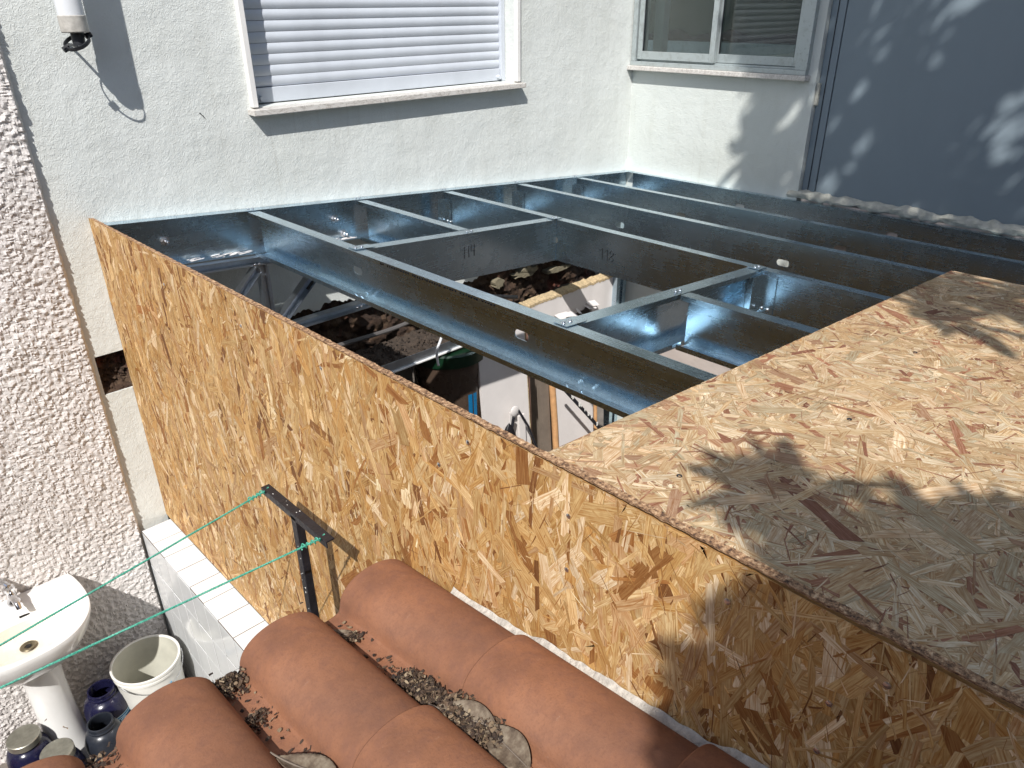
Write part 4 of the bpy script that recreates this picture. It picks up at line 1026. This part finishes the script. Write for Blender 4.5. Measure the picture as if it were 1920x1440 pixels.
# local frame -> world: x stays x, u -> (0,-cos,sin), w -> (0,sin,cos)
def roofpt(x, u, w): return Vector((x, -1.607-u*math.cos(AL)+w*math.sin(AL), C0+0.154*1.607+u*math.sin(AL)+w*math.cos(AL)))
R_ = Matrix(((1, 0, 0), (0, -math.cos(AL), math.sin(AL)), (0, math.sin(AL), math.cos(AL)))).to_4x4()
first = None
for row in range(4):
    for colm in range(6):
        x0 = -0.2115-0.2040*colm+RNG.normal(0, 0.0015)
        p = roofpt(x0, row*EX+RNG.normal(0, 0.004), 0)
        if first is None:
            me = bpy.data.meshes.new('roof_tile')
            # mirror-safe: local (x,u,w) is left-handed against world, so flip faces
            me.from_pydata(tm.v, [], [f[::-1] for f in tm.f]); me.polygons.foreach_set('use_smooth', [True]*len(me.polygons)); me.materials.append(MAT['terra']); me.update()
            me.set_sharp_from_angle(angle=math.radians(40))
            o = bpy.data.objects.new('roof_tile', me); first = o
            bv = o.modifiers.new('bevel', 'BEVEL'); bv.width = 0.003; bv.segments = 2; bv.limit_method = 'ANGLE'; bv.angle_limit = math.radians(50)
        else: o = first.copy()
        COL.objects.link(o); o.parent = roof
        o.matrix_local = Matrix.Translation(p-ORG[roof.name]) @ R_ @ Matrix.Rotation(RNG.normal(0, 0.004), 4, 'Z')
mb = MB(); mb.loft([[tuple(roofpt(x, u, w)) for x, u in ((-1.5, 0.12), (-0.004, 0.12), (-0.004, 1.8), (-1.5, 1.8))] for w in (-0.10, -0.022)], True, (True, True)); mb.build('roof_slab', 'concrete', roof)
# mortar fillet against the upright board
def fil(u, v):
    uu = -0.01+u*1.7; y = uu; j = int(round(v*3))
    h = 0.036+0.008*noise.noise((uu*9, 0, 1))+0.004*noise.noise((uu*40, 0, 3))
    wv = 0.003*noise.noise((uu*50, v*9, 2))
    x, w = [(-0.030, 0.012), (-0.022, h*0.75), (-0.008, h), (-0.0035, h+0.003)][j]
    return tuple(roofpt(x+wv*(j < 3), 0.155+uu, w+wv+0.010*(1-min(1, ((uu+0.155) % EX)/EX*1.15))*min(1, ((uu+0.155) % EX)/EX*12)))
MB().grid(fil, 340, 3).build('mortar_fillet', 'mortar', roof, True)
# dead leaves
def dead_leaf(x, u, w, L, W, rot, curl, label, flip=0):
    T = Matrix.Translation(roofpt(x, u, w)) @ R_ @ Matrix.Rotation(rot, 4, 'Z') @ Matrix.Rotation(flip, 4, 'X')
    def f(a, b):
        s = a; wd = W*(math.sin(math.pi*min(1, s*0.97+0.03))**0.8)*(0.75+0.5*s)
        q = (b-0.5)*2
        yy = q*wd/2; zz = curl*L*(s-0.5)**2+0.28*wd*abs(q)**1.5*(0.5+curl)+0.0005*math.cos(abs(q)*4-s*75)*(abs(q) > 0.05)
        return tuple(T @ Vector(((s-0.5)*L, yy, zz+0.004)))
    mb = MB(); mb.grid(f, 30, 12)
    o = mb.build('dead_leaf', 'dead', None, True, at=tuple(roofpt(x, u, w))); o.modifiers.new('thick', 'SOLIDIFY').thickness = 0.0007
    rb = MB().tube([T @ Vector(((s-0.5)*L, 0, curl*L*(s-0.5)**2+0.0058)) for s in np.linspace(-0.12, 0.95, 14)], [0.0014]*6+[0.001]*8, 6).build('midrib', 'plank', o)
    return tag(o, label, 'leaf', 'dead leaves on the tiled roof')
dead_leaf(-0.398, 0.285, 0.020, 0.105, 0.048, 1.15, 0.25, 'curled pale dead leaf in the second tile channel near the bottom edge', 0.25)
dead_leaf(-0.190, 0.400, 0.030, 0.105, 0.050, 1.25, 0.2, 'grey dead leaf half under the litter in the first tile channel', -0.35)
dead_leaf(-0.186, 0.485, 0.028, 0.105, 0.050, 1.7, 0.12, 'large veined dead leaf at the lower end of the litter heap', -0.3)
dead_leaf(-0.196, 0.060, 0.012, 0.060, 0.020, 1.2, 0.25, 'small yellowish dead leaf near the eave of the first channel', 0.1)
# litter: crumpled blossom remains, one uncountable mass
def litter(spots):
    V = []; F = []; Cc = []
    for (x, u, su, sx_, n, hh) in spots:
        for k in range(n):
            px = x+np.clip(RNG.normal(0, sx_), -0.036, 0.036); pu = u+RNG.normal(0, su); hgt = hh*RNG.random()*math.exp(-((pu-u)/(su*1.6))**2)
            row = math.floor(pu/EX); base = 0.004+0.017*(1-((pu % EX)/EX))
            p = roofpt(px, pu, base+hgt+0.003)
            R3 = Matrix.Rotation(RNG.uniform(0, 6.28), 3, Vector((RNG.normal(), RNG.normal(), RNG.normal())).normalized())
            a, b = RNG.uniform(0.0016, 0.0052), RNG.uniform(0.001, 0.0030); f = RNG.uniform(0.2, 0.9)
            i = len(V)
            for (q, r_, s) in ((-a, -b, 0), (0, -b*1.2, f*b), (a, -b*0.6, 0), (a, b*0.6, f*a*0.6), (0, b*1.1, f*b*0.4), (-a, b*0.8, f*a*0.5)): V.append(tuple(p+R3 @ Vector((q, r_, s))))
            F += [(i, i+1, i+4, i+5), (i+1, i+2, i+3, i+4)]
            g = RNG.random(); c = [(58, 44, 34), (88, 70, 54), (120, 102, 80), (40, 30, 24), (146, 130, 106)][RNG.choice(5, p=[.32, .3, .16, .16, .06])]
            Cc += [srgb(*c)]*6
    me = bpy.data.meshes.new('leaf_litter'); me.from_pydata(V, [], F); at_ = me.attributes.new('tint', 'FLOAT_COLOR', 'POINT')
    at_.data.foreach_set('color', np.array(Cc, dtype=np.float32).ravel()); me.materials.append(MAT['litter'])
    o = bpy.data.objects.new('leaf_litter', me); COL.objects.link(o); return tag(o, 'brown crumbly blossom litter heaped in the tile channels', 'leaf litter', None, 'stuff')
litter([(-0.193, 0.30, 0.035, 0.013, 1300, 0.020), (-0.190, 0.375, 0.035, 0.015, 1400, 0.024), (-0.185, 0.445, 0.03, 0.016, 900, 0.024), (-0.193, 0.255, 0.012, 0.010, 160, 0.022), (-0.200, 0.235, 0.006, 0.006, 40, 0.02),
        (-0.196, 0.085, 0.008, 0.010, 60, 0.012), (-0.400, 0.025, 0.014, 0.014, 420, 0.020), (-0.402, 0.13, 0.010, 0.010, 90, 0.014), (-0.392, 0.27, 0.01, 0.012, 130, 0.012), (-0.605, 0.02, 0.02, 0.014, 60, 0.008),
        (-0.195, 0.16, 0.1, 0.02, 60, 0.002), (-0.40, 0.2, 0.1, 0.02, 70, 0.002), (-0.60, 0.25, 0.15, 0.02, 60, 0.002)])

# ------------------------------------------------------------------ the tree behind the camera that throws the dappled shade
tree = empty('loquat_tree', (-0.35, -4.75, -1.82), 'broad-leaved tree behind the viewpoint shading the deck and grey cladding', 'tree')
A_ = Vector((0.635, -0.772, 0)); B_ = Vector((0.566, 0.465, 0.681))
def tp3(a, b, k): return A_*a+B_*b+SUN*k
mb = MB()
mb.tube([(-0.35, -4.75, -1.85), (-0.38, -4.70, -0.8), (-0.45, -4.55, 0.3), (-0.42, -4.4, 1.3)], [0.13, 0.11, 0.10, 0.085], 14)
limbs = []
for (a, b, k) in ((2.7, 1.2, -3.3), (3.0, 0.4, -3.3), (2.75, -0.1, -3.5), (2.2, -1.25, -3.3), (2.6, -1.7, -3.2), (3.2, 1.5, -3.2), (2.6, 1.9, -3.4), (3.1, -0.9, -3.2)):
    e = tp3(a, b, k); s0 = Vector((-0.42, -4.4, 1.25)); mid = s0.lerp(e, 0.5)+Vector((0, -0.15, 0.12))
    limbs.append((s0, mid, e)); mb.tube([s0, s0.lerp(mid, 0.5)+Vector((0.02, -0.06, 0.05)), mid, mid.lerp(e, 0.5)+Vector((0, 0, 0.05)), e], [0.06, 0.045, 0.032, 0.02, 0.008], 8)
mb.build('trunk', 'bark', tree, True)
def inside(a, b):
    """crown outline, seen along the sun"""
    w = 0.05*noise.noise((a*7, b*7, 1))+0.05*noise.noise((a*3, b*3, 5))
    if b > 0.9: up_ = a > 2.27+w*1.6-0.05*(b-1.2)
    elif b > -0.10: up_ = a > 2.44+w*1.6
    else: up_ = a > 2.42+w and b > -0.34+w-0.25*(a-2.5)
    lowm = (b < -0.94+w*1.0-0.02*(a-2.0)) and a > 1.81+w-0.25*max(0, -1.15-b)
    return (up_ or lowm) and b < 2.5 and b > -2.5 and a < 3.6
V = []; F = []
def leaf(p, d, nrm_, L, W):
    i = len(V); s_ = d.cross(nrm_).normalized(); nn = s_.cross(d).normalized()
    prof = [(0, 0.0), (0.2, 0.55), (0.5, 1.0), (0.8, 0.65), (1.0, 0.0)]
    for t, w in prof:
        base = p+d*L*t-nn*(0.12*L*t*t)
        V.append(tuple(base+s_*W*w/2+nn*0.10*W*w)); V.append(tuple(base)); V.append(tuple(base-s_*W*w/2+nn*0.10*W*w))
    for q in range(4):
        F.append((i+3*q, i+3*q+1, i+3*q+4, i+3*q+3)); F.append((i+3*q+1, i+3*q+2, i+3*q+5, i+3*q+4))
twigs = MB(); cnt = 0; tries = 0
while cnt < 1500 and tries < 40000:
    tries += 1
    if cnt % 3 == 0: a, b = RNG.uniform(1.78, 2.3), RNG.uniform(-1.5, -1.0)
    else: a, b = RNG.uniform(1.7, 3.7), RNG.uniform(-2.5, 2.5)
    if not inside(a, b): continue
    if b > -0.8 and RNG.random() < 0.32: continue
    if -1.04 < b < -0.8 and RNG.random() < 0.5: continue
    k = RNG.uniform(-3.8, -2.8); c = tp3(a, b, k)
    cnt += 1
    ax = (Vector((RNG.normal(), RNG.normal(), 0.8+RNG.random()))).normalized()
    twigs.tube([c-ax*0.16, c], [0.005, 0.003], 5, False)
    m_ = RNG.integers(8, 13)
    for j in range(m_):
        an = j*2.4+RNG.normal(0, 0.3); u = ax.orthogonal().normalized(); w = ax.cross(u)
        d = (u*math.cos(an)+w*math.sin(an)+ax*RNG.uniform(-0.1, 0.7)).normalized()
        leaf(c-ax*RNG.uniform(0, 0.06), d, ax, RNG.uniform(0.10, 0.19), RNG.uniform(0.035, 0.06))
me = bpy.data.meshes.new('crown'); o0 = ORG[tree.name]; me.from_pydata([(x-o0.x, y-o0.y, z-o0.z) for x, y, z in V], [], F)
me.polygons.foreach_set('use_smooth', [True]*len(me.polygons)); me.materials.append(MAT['leaf'])
o = bpy.data.objects.new('crown', me); COL.objects.link(o); o.parent = tree
twigs.build('twigs', 'bark', tree)
